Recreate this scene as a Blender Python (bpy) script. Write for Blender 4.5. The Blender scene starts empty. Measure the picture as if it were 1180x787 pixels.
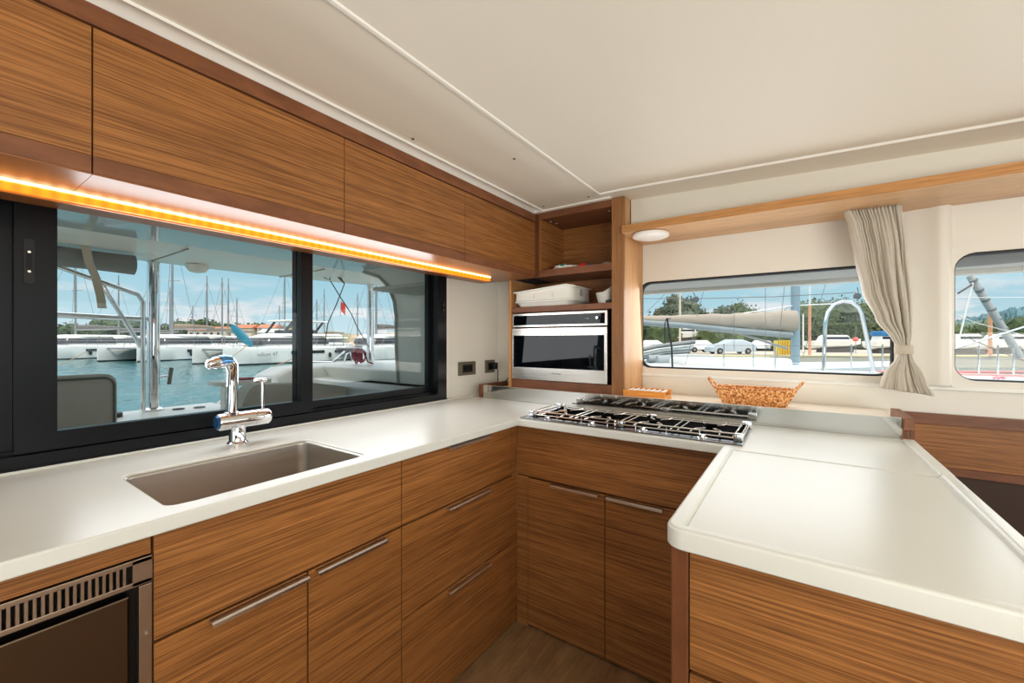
import bpy, bmesh, math, random
from mathutils import Vector, Matrix, noise
R = math.radians
random.seed(7)
C = bpy.context.scene.collection
# ------------------------------------------------------------------ camera, sky, sun, lights, exposure
CS, SN, EYE, FPX = 0.8224, 0.5689, 1.25, 480.0       # camera yaw cosine / sine, eye height, focal length in px (1180 wide)
cam = bpy.data.cameras.new('camera'); cam.sensor_width = 36; cam.lens = 36*FPX/1180
cam.shift_y = -1.5/1180; cam.clip_start = .02; cam.clip_end = 6000
co = bpy.data.objects.new('camera', cam); C.objects.link(co)
co.location = (0, 0, EYE); co.rotation_euler = (R(90), 0, math.atan2(SN, CS))
bpy.context.scene.camera = co
vs = bpy.context.scene.view_settings
vs.view_transform = 'Standard'; vs.look = 'None'; vs.gamma = 1; vs.use_curve_mapping = False
vs.exposure = 0.0

def P(x, f, z=0.0):
    """world point seen in image column x at depth f metres, height z"""
    r = (x-590)/FPX*f
    return Vector((r*CS-f*SN, r*SN+f*CS, z))
YAW = math.atan2(SN, CS)

w = bpy.data.worlds.new('sky'); bpy.context.scene.world = w; w.use_nodes = True
nt = w.node_tree; N = nt.nodes; L = nt.links; N.clear()
tc = N.new('ShaderNodeTexCoord'); sep = N.new('ShaderNodeSeparateXYZ'); L.new(tc.outputs['Generated'], sep.inputs[0])
rp = N.new('ShaderNodeValToRGB'); L.new(sep.outputs['Z'], rp.inputs[0])
e = rp.color_ramp.elements
e[0].position = 0.0; e[0].color = (.56, .74, .80, 1)
e[1].position = 1.0; e[1].color = (1.9, 1.95, 2.0, 1)
m_ = e.new(.10); m_.color = (.40, .67, .78, 1)
m_ = e.new(.22); m_.color = (.27, .55, .70, 1)
m_ = e.new(.45); m_.color = (1.55, 1.65, 1.75, 1)
mp = N.new('ShaderNodeMapping'); mp.inputs['Scale'].default_value = (7, 7, 26); L.new(tc.outputs['Generated'], mp.inputs[0])
nz = N.new('ShaderNodeTexNoise'); nz.inputs['Scale'].default_value = 1.0; nz.inputs['Detail'].default_value = 9; nz.inputs['Roughness'].default_value = .58
L.new(mp.outputs[0], nz.inputs['Vector'])
cr = N.new('ShaderNodeValToRGB'); cr.color_ramp.elements[0].position = .50; cr.color_ramp.elements[1].position = .60
L.new(nz.outputs['Fac'], cr.inputs[0])
hr = N.new('ShaderNodeValToRGB'); he = hr.color_ramp.elements; L.new(sep.outputs['Z'], hr.inputs[0])
he[0].position = .0; he[0].color = (1, 1, 1, 1); he[1].position = .13; he[1].color = (0, 0, 0, 1)
m_ = he.new(.055); m_.color = (.85, .85, .85, 1)
mu = N.new('ShaderNodeMath'); mu.operation = 'MULTIPLY'; L.new(cr.outputs[0], mu.inputs[0]); L.new(hr.outputs[0], mu.inputs[1])
mx = N.new('ShaderNodeMixRGB'); L.new(mu.outputs[0], mx.inputs[0]); L.new(rp.outputs[0], mx.inputs[1]); mx.inputs[2].default_value = (.86, .86, .87, 1)
bg = N.new('ShaderNodeBackground'); bg.inputs['Strength'].default_value = 1.0; L.new(mx.outputs[0], bg.inputs[0])
wo = N.new('ShaderNodeOutputWorld'); L.new(bg.outputs[0], wo.inputs[0])

sun = bpy.data.lights.new('sun', 'SUN'); sun.energy = 1.6; sun.angle = R(.6); sun.color = (1, .95, .87)
so = bpy.data.objects.new('sun', sun); C.objects.link(so)
so.rotation_euler = Vector((.50, -.42, .76)).to_track_quat('Z', 'Y').to_euler()

def area(name, loc, target, sx, sy, power, color=(1, 1, 1)):
    l = bpy.data.lights.new(name, 'AREA'); l.shape = 'RECTANGLE'; l.size = sx; l.size_y = sy; l.energy = power; l.color = color
    o = bpy.data.objects.new(name, l); C.objects.link(o); o.location = loc
    o.rotation_euler = (Vector(loc)-Vector(target)).to_track_quat('Z', 'Y').to_euler(); return o
area('saloon_side_window_light', (3.2, .3, 1.40), (0, .3, 1.85), 3.6, .55, 14, (.95, .98, 1))
for x_ in (-.68, .42): area('cockpit_door_light', (x_, -3.0, 1.30), (x_, 0, 1.85), .85, 1.1, 4.6, (.90, .97, 1))
area('ceiling_bounce_fill', (1.75, -1.0, 1.0), (1.45, -.65, 2.0), 1.8, 1.6, 92, (.98, .98, .93))  # added fill lamp aimed up to brighten the ceiling, no real fitting
area('sliding_window_daylight', (-1.60, .9, 1.32), (0, .9, 1.15), 1.3, .46, 8, (.95, .98, 1))
area('front_window_daylight', (-.24, 2.285, 1.335), (-.24, 1.0, 1.15), 1.0, .40, 4.2, (.95, .98, 1))
area('front_window_daylight', (1.12, 2.285, 1.335), (1.0, 1.0, 1.15), 1.1, .40, 4.5, (.95, .98, 1))

# ------------------------------------------------------------------ helpers
def tag(o, label=None, cat=None, group=None, kind=None):
    if label: o['label'] = label
    if cat: o['category'] = cat
    if group: o['group'] = group
    if kind: o['kind'] = kind
    return o
def thing(name, label, cat, loc=(0, 0, 0), group=None, kind=None):
    o = bpy.data.objects.new(name, None); C.objects.link(o); o.location = loc; o.empty_display_size = .05
    return tag(o, label, cat, group, kind)
def obj(name, bm, m, parent=None, smooth=False):
    me = bpy.data.meshes.new(name)
    bmesh.ops.recalc_face_normals(bm, faces=bm.faces[:])
    bm.to_mesh(me); bm.free()
    if smooth is not False:
        for p in me.polygons: p.use_smooth = True
        me.set_sharp_from_angle(angle=R(38 if smooth is True else smooth))
    me.materials.append(m)
    o = bpy.data.objects.new(name, me); C.objects.link(o)
    if parent:
        o.parent = parent
        l = Vector((0, 0, 0)); q = parent
        while q is not None:
            if q.type == 'EMPTY': l = q.location.copy()
            q = q.parent
        if parent.type == 'EMPTY': o.matrix_parent_inverse = Matrix.Translation(-l)
    return o
def nb(): return bmesh.new()
def box(bm, x0, x1, y0, y1, z0, z1, bev=0, seg=2):
    r = bmesh.ops.create_cube(bm, size=1)
    vsx = r['verts']
    for v in vsx:
        v.co = Vector((x0 if v.co.x < 0 else x1, y0 if v.co.y < 0 else y1, z0 if v.co.z < 0 else z1))
    if bev:
        ed = list({e for v in vsx for e in v.link_edges})
        bmesh.ops.bevel(bm, geom=ed, offset=bev, segments=seg, affect='EDGES', profile=.5)
    return bm
def B(*a, **k): return box(nb(), *a, **k)
def tube(bm, pts, r, seg=10, closed=False, caps=True):
    pts = [Vector(p) for p in pts]; n = len(pts); rings = []
    rr = r if isinstance(r, (list, tuple)) else [r]*n
    up = None
    for i, p in enumerate(pts):
        if closed: d = pts[(i+1) % n]-pts[i-1]
        else: d = pts[min(i+1, n-1)]-pts[max(i-1, 0)]
        d.normalize()
        if up is None: up = Vector((0, 0, 1)) if abs(d.z) < .9 else Vector((1, 0, 0))
        a = d.cross(up)
        if a.length < 1e-4: a = d.cross(Vector((0, 1, 0)))
        a.normalize(); b = a.cross(d).normalized(); up = b
        rings.append([bm.verts.new(p+(a*math.cos(t)+b*math.sin(t))*rr[i]) for t in [2*math.pi*k/seg for k in range(seg)]])
    for i in range(n if closed else n-1):
        A, D = rings[i], rings[(i+1) % n]
        for k in range(seg): bm.faces.new((A[k], A[(k+1) % seg], D[(k+1) % seg], D[k]))
    if caps and not closed: bm.faces.new(rings[0]); bm.faces.new(rings[-1])
    return bm
def lathe(bm, prof, c, ax='Z', seg=24):
    """prof: (radius, height) pairs"""
    rings = []
    for (r, h) in prof:
        ring = []
        for k in range(seg):
            t = 2*math.pi*k/seg; a, b = max(r, 1e-4)*math.cos(t), max(r, 1e-4)*math.sin(t)
            v = {'Z': (a, b, h), 'Y': (a, h, b), 'X': (h, a, b)}[ax]
            ring.append(bm.verts.new(Vector(c)+Vector(v)))
        rings.append(ring)
    for A, D in zip(rings, rings[1:]):
        for k in range(seg): bm.faces.new((A[k], A[(k+1) % seg], D[(k+1) % seg], D[k]))
    bm.faces.new(rings[0]); bm.faces.new(rings[-1]); return bm
def loft(bm, secs, cap=True, closed=True):
    rings = [[bm.verts.new(Vector(p)) for p in s] for s in secs]
    n = len(rings[0])
    for A, D in zip(rings, rings[1:]):
        for k in range(n if closed else n-1): bm.faces.new((A[k], A[(k+1) % n], D[(k+1) % n], D[k]))
    if cap and closed: bm.faces.new(rings[0]); bm.faces.new(rings[-1])
    return bm
def rrect(a0, a1, b0, b1, r, seg=5):
    pts = []
    for (ca, cb, t0) in ((a1-r, b1-r, 0), (a0+r, b1-r, 90), (a0+r, b0+r, 180), (a1-r, b0+r, 270)):
        for k in range(seg+1):
            t = R(t0+90*k/seg); pts.append((ca+r*math.cos(t), cb+r*math.sin(t)))
    return pts
def plate(bm, outer, holes, fn, d0, d1):
    """flat plate with holes; fn(a, b, d) -> xyz"""
    ed = []; loops = []
    for lp in [outer]+holes:
        vv = [bm.verts.new(fn(a, b, d0)) for a, b in lp]
        ee = [bm.edges.new((vv[i], vv[(i+1) % len(vv)])) for i in range(len(vv))]
        ed += ee; loops.append(vv)
    g = bmesh.ops.triangle_fill(bm, edges=ed, use_beauty=True)
    fs = [f for f in g['geom'] if isinstance(f, bmesh.types.BMFace)]
    ex = bmesh.ops.extrude_face_region(bm, geom=fs)
    dv = Vector(fn(0, 0, d1))-Vector(fn(0, 0, d0))
    bmesh.ops.translate(bm, verts=[v for v in ex['geom'] if isinstance(v, bmesh.types.BMVert)], vec=dv)
    return bm
XY = lambda a, b, d: (a, b, d)
XZ = lambda a, b, d: (a, d, b)
YZ = lambda a, b, d: (d, a, b)
def extrude_x(bm, prof, x0, x1):
    """profile of (y, z) points run along X"""
    return loft(bm, [[(x0, y, z) for y, z in prof], [(x1, y, z) for y, z in prof]])
def text(name, s, size, m, parent, mat4, ext=.0004):
    cu = bpy.data.curves.new(name, 'FONT'); cu.body = s; cu.size = size; cu.extrude = ext; cu.align_x = 'CENTER'; cu.align_y = 'CENTER'
    t = bpy.data.objects.new('tmp', cu); C.objects.link(t); bpy.context.view_layer.update()
    me = bpy.data.meshes.new_from_object(t.evaluated_get(bpy.context.evaluated_depsgraph_get()))
    bpy.data.objects.remove(t); me.transform(mat4); me.materials.clear(); me.materials.append(m)
    o = bpy.data.objects.new(name, me); C.objects.link(o)
    if parent:
        o.parent = parent
        if parent.type == 'EMPTY': o.matrix_parent_inverse = Matrix.Translation(-parent.location)
    return o
def copy_tree(o, parent=None):
    c = o.copy(); C.objects.link(c)
    if parent: c.parent = parent
    for ch in list(o.children): copy_tree(ch, c)
    return c

# ------------------------------------------------------------------ materials
def lin(c): return tuple(((v/255)/12.92 if v/255 <= .04045 else ((v/255+.055)/1.055)**2.4) for v in c)+(1,)
def mat(name, rgb, rough=.5, metal=0, spec=.5, emit=None, es=0, coat=0, bump=0, bscale=80, var=0, vscale=6):
    m = bpy.data.materials.new(name); m.use_nodes = True; n = m.node_tree.nodes; l = m.node_tree.links
    b = n['Principled BSDF']; b.inputs['Base Color'].default_value = lin(rgb); b.inputs['Roughness'].default_value = rough
    b.inputs['Metallic'].default_value = metal; b.inputs['Specular IOR Level'].default_value = spec; b.inputs['Coat Weight'].default_value = coat
    if emit: b.inputs['Emission Color'].default_value = lin(emit); b.inputs['Emission Strength'].default_value = es
    t = n.new('ShaderNodeTexCoord')
    if var:
        z = n.new('ShaderNodeTexNoise'); z.inputs['Scale'].default_value = vscale; z.inputs['Detail'].default_value = 5; l.new(t.outputs['Object'], z.inputs['Vector'])
        r = n.new('ShaderNodeValToRGB'); l.new(z.outputs['Fac'], r.inputs[0]); r.color_ramp.elements[0].position = .35; r.color_ramp.elements[1].position = .65
        c = lin(rgb); r.color_ramp.elements[0].color = tuple(x*(1-var) for x in c[:3])+(1,); r.color_ramp.elements[1].color = tuple(min(1, x*(1+var)) for x in c[:3])+(1,)
        l.new(r.outputs[0], b.inputs['Base Color'])
    if bump:
        z = n.new('ShaderNodeTexNoise'); z.inputs['Scale'].default_value = bscale; z.inputs['Detail'].default_value = 3; l.new(t.outputs['Object'], z.inputs['Vector'])
        bp = n.new('ShaderNodeBump'); bp.inputs['Strength'].default_value = bump; bp.inputs['Distance'].default_value = .01; l.new(z.outputs['Fac'], bp.inputs['Height']); l.new(bp.outputs[0], b.inputs['Normal'])
    return m
def wood(name, axis, dark, light, rough=.42, streak=360, contrast=1.05, lng=3):
    m = bpy.data.materials.new(name); m.use_nodes = True; n = m.node_tree.nodes; l = m.node_tree.links; b = n['Principled BSDF']
    t = n.new('ShaderNodeTexCoord')
    def nz(sc_long, sc_x, det, dist=0):
        mp = n.new('ShaderNodeMapping'); s = [sc_x]*3; s['XYZ'.index(axis)] = sc_long; mp.inputs['Scale'].default_value = s
        l.new(t.outputs['Object'], mp.inputs[0]); z = n.new('ShaderNodeTexNoise'); z.inputs['Scale'].default_value = 1; z.inputs['Detail'].default_value = det
        z.inputs['Roughness'].default_value = .6; z.inputs['Distortion'].default_value = dist; l.new(mp.outputs[0], z.inputs['Vector']); return z
    a = nz(lng, streak, 4); c = nz(lng*3, streak*.42, 3); d = nz(.8, 9, 3)
    r = n.new('ShaderNodeValToRGB'); e = r.color_ramp.elements; e[0].position = .5-.17/contrast; e[1].position = .5+.14/contrast
    e[0].color = lin(dark); e[1].color = lin(light); l.new(a.outputs['Fac'], r.inputs[0])
    x = n.new('ShaderNodeMapRange'); x.inputs['From Min'].default_value = .3; x.inputs['From Max'].default_value = .62; x.inputs['To Min'].default_value = .74; x.inputs['To Max'].default_value = 1.06; l.new(c.outputs['Fac'], x.inputs['Value'])
    y = n.new('ShaderNodeMapRange'); y.inputs['From Min'].default_value = .3; y.inputs['From Max'].default_value = .7; y.inputs['To Min'].default_value = .88; y.inputs['To Max'].default_value = 1.1; l.new(d.outputs['Fac'], y.inputs['Value'])
    mm = n.new('ShaderNodeMath'); mm.operation = 'MULTIPLY'; l.new(x.outputs[0], mm.inputs[0]); l.new(y.outputs[0], mm.inputs[1])
    v = n.new('ShaderNodeVectorMath'); v.operation = 'SCALE'; l.new(r.outputs[0], v.inputs[0]); l.new(mm.outputs[0], v.inputs['Scale'])
    l.new(v.outputs[0], b.inputs['Base Color']); b.inputs['Roughness'].default_value = rough; b.inputs['Specular IOR Level'].default_value = .35
    bp = n.new('ShaderNodeBump'); bp.inputs['Strength'].default_value = .12; bp.inputs['Distance'].default_value = .002; l.new(c.outputs['Fac'], bp.inputs['Height']); l.new(bp.outputs[0], b.inputs['Normal'])
    return m
def brushed(name, rgb, rough, axis='X', scale=400):
    m = mat(name, rgb, rough, metal=1); n = m.node_tree.nodes; l = m.node_tree.links; b = n['Principled BSDF']
    t = n.new('ShaderNodeTexCoord'); mp = n.new('ShaderNodeMapping'); s = [scale]*3; s['XYZ'.index(axis)] = 5; mp.inputs['Scale'].default_value = s
    l.new(t.outputs['Object'], mp.inputs[0]); z = n.new('ShaderNodeTexNoise'); z.inputs['Scale'].default_value = 1; l.new(mp.outputs[0], z.inputs['Vector'])
    x = n.new('ShaderNodeMapRange'); x.inputs['To Min'].default_value = rough*.75; x.inputs['To Max'].default_value = rough*1.3; l.new(z.outputs['Fac'], x.inputs['Value']); l.new(x.outputs[0], b.inputs['Roughness'])
    return m
def glass(name, tint=(1, 1, 1, 1), refl=.09):
    m = bpy.data.materials.new(name); m.use_nodes = True; n = m.node_tree.nodes; l = m.node_tree.links; n.clear()
    t = n.new('ShaderNodeBsdfTransparent'); t.inputs[0].default_value = tint
    g = n.new('ShaderNodeBsdfGlossy'); g.inputs['Roughness'].default_value = .0
    f = n.new('ShaderNodeFresnel'); f.inputs['IOR'].default_value = 1.25
    mx = n.new('ShaderNodeMixShader'); o = n.new('ShaderNodeOutputMaterial')
    l.new(f.outputs[0], mx.inputs[0]); l.new(t.outputs[0], mx.inputs[1]); l.new(g.outputs[0], mx.inputs[2]); l.new(mx.outputs[0], o.inputs[0]); return m
OD, OL = (112, 68, 33), (176, 117, 63)
oakY = wood('oak_grain_along_y', 'Y', OD, OL)
oakX = wood('oak_grain_along_x', 'X', OD, OL)
oakZ = wood('oak_grain_upright', 'Z', (176, 122, 74), (204, 150, 98), contrast=.7)
brnY = wood('brown_trim_y', 'Y', (124, 77, 48), (142, 91, 60), streak=60, contrast=.5)
brnX = wood('brown_trim_x', 'X', (112, 68, 44), (130, 82, 54), streak=60, contrast=.5)
brnZ = wood('brown_post_z', 'Z', (100, 58, 34), (122, 74, 44), streak=60, contrast=.5)
shelfw = wood('shelf_oak', 'X', (178, 122, 70), (202, 146, 90), contrast=.6, rough=.3)
floorm = wood('floor_laminate', 'Y', (134, 102, 68), (160, 126, 90), streak=60, contrast=.7, lng=3)
counterm = mat('solid_surface_counter', (223, 224, 217), .30, spec=.5, var=.012, vscale=3)
ceilm = mat('ceiling_vinyl', (238, 232, 219), .5, spec=.3)
wallm = mat('cream_wall', (234, 230, 220), .42, spec=.4)
white = mat('white_gelcoat', (238, 238, 232), .22, spec=.5)
whitef = mat('white_trim', (243, 240, 232), .4)
black = mat('black_anodised_frame', (12, 15, 19), .30, spec=.22)
rubber = mat('black_rubber', (10, 10, 11), .6)
dark = mat('dark_gap', (14, 9, 6), .8)
steelX = brushed('brushed_steel_x', (226, 220, 212), .24, 'X')
steelY = brushed('brushed_steel_y', (186, 180, 172), .3, 'Y')
sinkm = brushed('sink_steel', (196, 193, 186), .36, 'Y', 250)
mirror = mat('polished_steel', (200, 199, 194), .09, metal=1, bump=.01, bscale=6)
chrome = mat('chrome', (225, 226, 228), .05, metal=1)
handlem = mat('satin_handle', (238, 234, 230), .30, metal=1)
fridgem = brushed('fridge_front', (104, 90, 76), .22, 'Y')
ovenglass = mat('oven_glass', (6, 9, 12), .03, spec=.28)
pane = glass('window_glass')
hob = mat('hob_black_enamel', (5, 5, 6), .9, spec=.02)
wiresteel = mat('wire_steel', (206, 198, 188), .22, metal=1)
ventm = mat('fridge_surround', (186, 172, 158), .3, metal=1)

# ------------------------------------------------------------------ room shell
tag(obj('floor', B(-1.9, 3.3, -3.1, 2.5, -.05, 0), floorm), kind='structure')
# gently cambered ceiling (falls 5 cm towards the right)
def zc(x): return 1.97-.036*max(0, x+.7)
bm = nb()
xs = [-1.17, -.815, -.7, 0, .7, 1.6, 2.4, 3.3]
secs = [[(x, -3.1, zc(x)), (x, 2.4, zc(x)), (x, 2.4, 2.12), (x, -3.1, 2.12)] for x in xs]
loft(bm, secs); tag(obj('ceiling', bm, ceilm), kind='structure')
bm = nb(); loft(bm, [[(-1.232, y, 1.962), (-1.20, y, 1.985), (-1.168, y, 1.962), (-1.168, y, 2.1), (-1.232, y, 2.1)] for y in (-3.1, 2.012)])
tag(obj('trim_1', bm, whitef), kind='structure')
tag(obj('ceiling', B(-1.9, -1.17, -3.1, 2.5, 2.06, 2.12), ceilm), kind='structure')
tag(obj('trim_2', B(-.822, -.808, -3.1, 1.925, 1.964, 1.972, bev=.003), whitef), kind='structure')
bm = nb(); loft(bm, [[(x, y, z) for y, z in ((1.921, zc(x)-.0005), (1.927, zc(x)-.007), (1.935, zc(x)-.0005), (1.935, zc(x)+.01), (1.921, zc(x)+.01))] for x in (-.81, -.7, 0, .7, 1.6, 3.2)])
tag(obj('trim_3', bm, whitef), kind='structure')
tag(obj('trim_4', B(-1.17, -.82, .195, .2005, 1.9675, 1.972), mat('panel_joint', (120, 108, 92), .6)), kind='structure')
screwm = mat('screw_head', (120, 104, 88), .4, metal=1)
for x, y, lab in ((-1.10, .235, 'farther of two screw heads beside the ceiling joint, top left'), (-1.10, .165, 'nearer of two screw heads beside the ceiling joint, top left'), (-.93, 1.36, 'screw head in the ceiling close to the long white bead'),
                  (-1.135, 1.02, 'screw head in the ceiling near the cove above the third upper door'), (-.87, 1.93, 'screw head at the far end of the white ceiling bead'), (-1.13, 1.93, 'screw head in the ceiling above the open corner shelves')):
    tag(obj('ceiling_screw', lathe(nb(), [(.006, -.003), (.0045, -.0045), (0, -.0045)], (x, y, 1.97), seg=14), screwm), lab, 'screw', 'screws in the ceiling panel')

tag(obj('trim_11', B(-1.232, -.782, 1.992, 2.016, 1.9625, 1.980), whitef), kind='structure')
# left wall with the sliding-window opening
WX = -1.635
bm = nb(); plate(bm, [(-3.1, 0), (2.24, 0), (2.24, 2.06), (-3.1, 2.06)], [[(-.9, .93), (1.70, .93), (1.70, 1.70), (-.9, 1.70)]], YZ, WX, WX-.10)
tag(obj('wall_left', bm, wallm), kind='structure')
tag(obj('wall_back', B(-1.70, -1.42, 2.20, 2.24, .85, 1.70), wallm), kind='structure')
tag(obj('trim_5', B(WX, WX+.012, 1.70, 1.722, .926, 1.60, bev=.003), whitef), kind='structure')
tag(obj('trim_6', B(-1.47, -1.42, 2.10, 2.20, .99, 1.60, bev=.002), wallm), kind='structure')
# back wall (front of the saloon) with two rounded windows
BY = 2.32
w2 = [(-.745, 1.10), ]
h1 = rrect(-.738, .320, 1.098, 1.572, .055)
h2 = rrect(.492, 1.75, 1.092, 1.588, .06)
bm = nb(); plate(bm, [(-.9, .0), (3.3, .0), (3.3, 2.06), (-.9, 2.06)], [h1, h2], XZ, BY, BY+.06)
tag(obj('wall_right', bm, wallm), kind='structure')
def rounded_window(name, x0, x1, z0, z1, r):
    bm = nb(); plate(bm, rrect(x0-.001, x1+.001, z0-.001, z1+.001, r), [rrect(x0+.006, x1-.006, z0+.006, z1-.008, r-.005)], XZ, BY+.004, BY+.05)
    f = tag(obj(name, bm, rubber), kind='structure')
    bm = nb(); plate(bm, rrect(x0+.004, x1-.004, z0+.004, z1-.004, r-.003), [], XZ, BY+.040, BY+.045)
    obj('pane', bm, pane, f)
rounded_window('window_2', -.738, .320, 1.098, 1.572, .055)
rounded_window('window_3', .492, 1.75, 1.092, 1.588, .06)
bm = nb(); plate(bm, rrect(.452, 1.79, 1.052, 1.628, .09), [rrect(.494, 1.748, 1.094, 1.586, .06)], XZ, BY-.006, BY)
tag(obj('trim_7', bm, wallm, smooth=True), kind='structure')
# pillar between the two windows
bm = nb(); loft(bm, [[(x, y, z) for x, y in ((.350, BY), (.385, BY-.010), (.425, BY-.014), (.442, BY-.028), (.474, BY-.030), (.490, BY))] for z in (1.075, 1.776)])
tag(obj('trim_8', bm, wallm, smooth=75), kind='structure')
# white moulded coaming that runs under the windows
prof = [(2.322, 1.052), (2.308, 1.055), (2.306, 1.062), (2.310, 1.068), (2.322, 1.070)]
bm = nb(); extrude_x(bm, prof, -.72, 3.3); tag(obj('trim_9', bm, white, smooth=50), kind='structure')
# header above the shelf
bm = nb(); loft(bm, [[(x, 2.112, 1.81), (x, 2.112, zc(x)+.01), (x, 2.33, zc(x)+.01), (x, 2.33, 1.81)] for x in (-.716, 0, .7, 3.3)])
tag(obj('trim_10', bm, mat('header_cream', (226, 220, 206), .45)), kind='structure')
bm = nb(); plate(bm, [(-1.9, 0), (3.4, 0), (3.4, 2.12), (-1.9, 2.12)], [[(-1.25, .04), (.95, .04), (.95, 1.88), (-1.25, 1.88)]], XZ, -3.12, -3.2)
rear = mat('saloon_joinery', (112, 84, 58), .6)
tag(obj('wall_front', bm, rear), kind='structure')
bm = nb(); plate(bm, [(-3.2, 0), (2.4, 0), (2.4, 2.12), (-3.2, 2.12)], [rrect(-2.4, 1.95, 1.10, 1.62, .06)], YZ, 3.3, 3.4)
tag(obj('wall_side', bm, rear), kind='structure')

# ------------------------------------------------------------------ sliding window
wf = obj('window_1', plate(nb(), [(-.92, .918), (1.70, .918), (1.70, 1.72), (-.92, 1.72)], [[(-.87, .957), (1.632, .957), (1.632, 1.665), (-.87, 1.665)]], YZ, -1.618, -1.72), black)
tag(wf, kind='structure')
obj('track', B(-1.624, -1.6125, -.92, 1.70, .918, .926), black, wf)
obj('track', B(-1.655, -1.650, -.87, 1.632, .957, .966), black, wf)
def sash(y0, y1, z0, z1, gy0, gy1, gz0, gz1, x0, x1):
    s = obj('sash', plate(nb(), [(y0, z0), (y1, z0), (y1, z1), (y0, z1)], [[(gy0, gz0), (gy1, gz0), (gy1, gz1), (gy0, gz1)]], YZ, x0, x1), black, wf)
    obj('pane', B((x0+x1)/2-.003, (x0+x1)/2+.003, gy0-.004, gy1+.004, gz0-.004, gz1+.004), pane, s)
    return s
s1 = sash(.150, .932, .96, 1.66, .224, .884, 1.008, 1.628, -1.630, -1.662)
s2 = sash(.885, 1.632, .96, 1.66, .932, 1.612, .997, 1.628, -1.672, -1.700)
s3 = sash(-.87, .19, .96, 1.66, -.80, .10, 1.008, 1.628, -1.672, -1.700)
obj('blind_panel', B(-1.671, -1.662, -.87, .149, .957, 1.665), black, wf)
def latch(y, z, x, h, parent):
    k = obj('latch', plate(nb(), rrect(y-.0095*h, y+.0095*h, z-.058*h, z+.058*h, .008*h), [], YZ, x, x+.006), rubber, parent)
    obj('latch_recess', plate(nb(), rrect(y-.005*h, y+.005*h, z-.020*h, z+.020*h, .004*h), [], YZ, x+.006, x+.0075), black, k)
    for dz in (.024*h, -.026*h):
        obj('latch_screw', lathe(nb(), [(.0042*h, .006), (.003*h, .0078), (0, .0078)], (x, y, z+dz), 'X', 12), chrome, k)
latch(.174, 1.452, -1.630, 1.0, s1)
latch(1.668, 1.43, -1.618, .55, wf)

# ------------------------------------------------------------------ worktops
SK = rrect(-1.385, -1.047, .296, .765, .028)
bm = nb()
outer = [(-1.634, -1.2), (-.992, -1.2), (-.992, 1.477), (-.200, 1.477), (-.200, 1.439), (.309, 1.439), (.309, 1.908), (-1.53, 1.908), (-1.53, 2.199), (-1.634, 2.199)]
plate(bm, outer, [SK], XY, .914, .884)
wt = tag(obj('worktop', bm, counterm), 'long off-white L-shaped worktop holding the sink and the gas hob', 'worktop')
md = wt.modifiers.new('bevel', 'BEVEL'); md.width = .004; md.segments = 3; md.limit_method = 'ANGLE'; md.angle_limit = R(50)
obj('upstand', B(-1.6345, -1.609, -1.2, 2.198, .914, .9225, bev=.003), counterm, wt)
def rim(bm, path, hw, z0, z1):
    pass
obj('raised_rim', B(.281, .310, 1.440, 1.885, .900, .9215, bev=.0035), counterm, wt)
# peninsula worktop with raised rim
pw = thing('peninsula_worktop', 'white square peninsula worktop with a raised rim around its edges', 'worktop', (.05, 1.1, .884))
bm = nb(); plate(bm, [(-.168, .79), (.283, .79), (.283, 1.4365), (-.168, 1.4365)], [], XY, .886, .912); obj('slab', bm, counterm, pw)
# rim as a profile swept in a U with rounded front corners
def sweep_u():
    bm = nb(); path = []
    x0, x1, y0, y1, r = -.199, .310, .760, 1.4365, .030
    path.append(((x0, y1), (-1, 0)))
    path.append(((x0, y0+r), (-1, 0)))
    for k in range(1, 7): t = R(180+90*k/6); path.append(((x0+r+r*math.cos(t), y0+r+r*math.sin(t)), (math.cos(t), math.sin(t))))
    for k in range(0, 7): t = R(270+90*k/6); path.append(((x1-r+r*math.cos(t), y0+r+r*math.sin(t)), (math.cos(t), math.sin(t))))
    path.append(((x1, y1), (1, 0)))
    pr = [(0, .8875), (.0, .9165), (.0012, .9195), (.004, .9212), (.007, .9215), (.020, .9215), (.023, .9208), (.0255, .9185), (.031, .9115), (.031, .8845), (.003, .8845)]
    secs = [[(p[0]-n[0]*d, p[1]-n[1]*d, z) for d, z in pr] for p, n in path]
    loft(bm, secs); return bm
o = obj('raised_rim', sweep_u(), counterm, pw, smooth=80); o.modifiers.new('wn', 'WEIGHTED_NORMAL').keep_sharp = True

# sink
sk = thing('kitchen_sink', 'deep rectangular brushed steel sink sunk into the worktop below the tap', 'sink', (-1.216, .53, .74))
bm = nb(); secs = []
for (g, z, r) in ((-.0008, .9085, .028), (-.001, .900, .028), (-.003, .76, .028), (-.008, .737, .024), (-.022, .728, .018), (-.10, .724, .012)):
    secs.append([(a, b, z) for a, b in rrect(-1.385-g, -1.047+g, .296-g, .765+g, r)])
rings = [[bm.verts.new(p) for p in s] for s in secs]
for A, D in zip(rings, rings[1:]):
    for k in range(len(A)): bm.faces.new((A[k], A[(k+1) % len(A)], D[(k+1) % len(A)], D[k]))
bm.faces.new(rings[-1]); o = obj('basin', bm, sinkm, sk, smooth=50)
sm = o.modifiers.new('s', 'SOLIDIFY'); sm.thickness = .0015; sm.offset = 1
obj('drain', lathe(nb(), [(.04, 0), (.038, .004), (.03, .001), (.012, .0015), (.0, .004)], (-1.216, .53, .7235)), chrome, sk, smooth=True)

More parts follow.
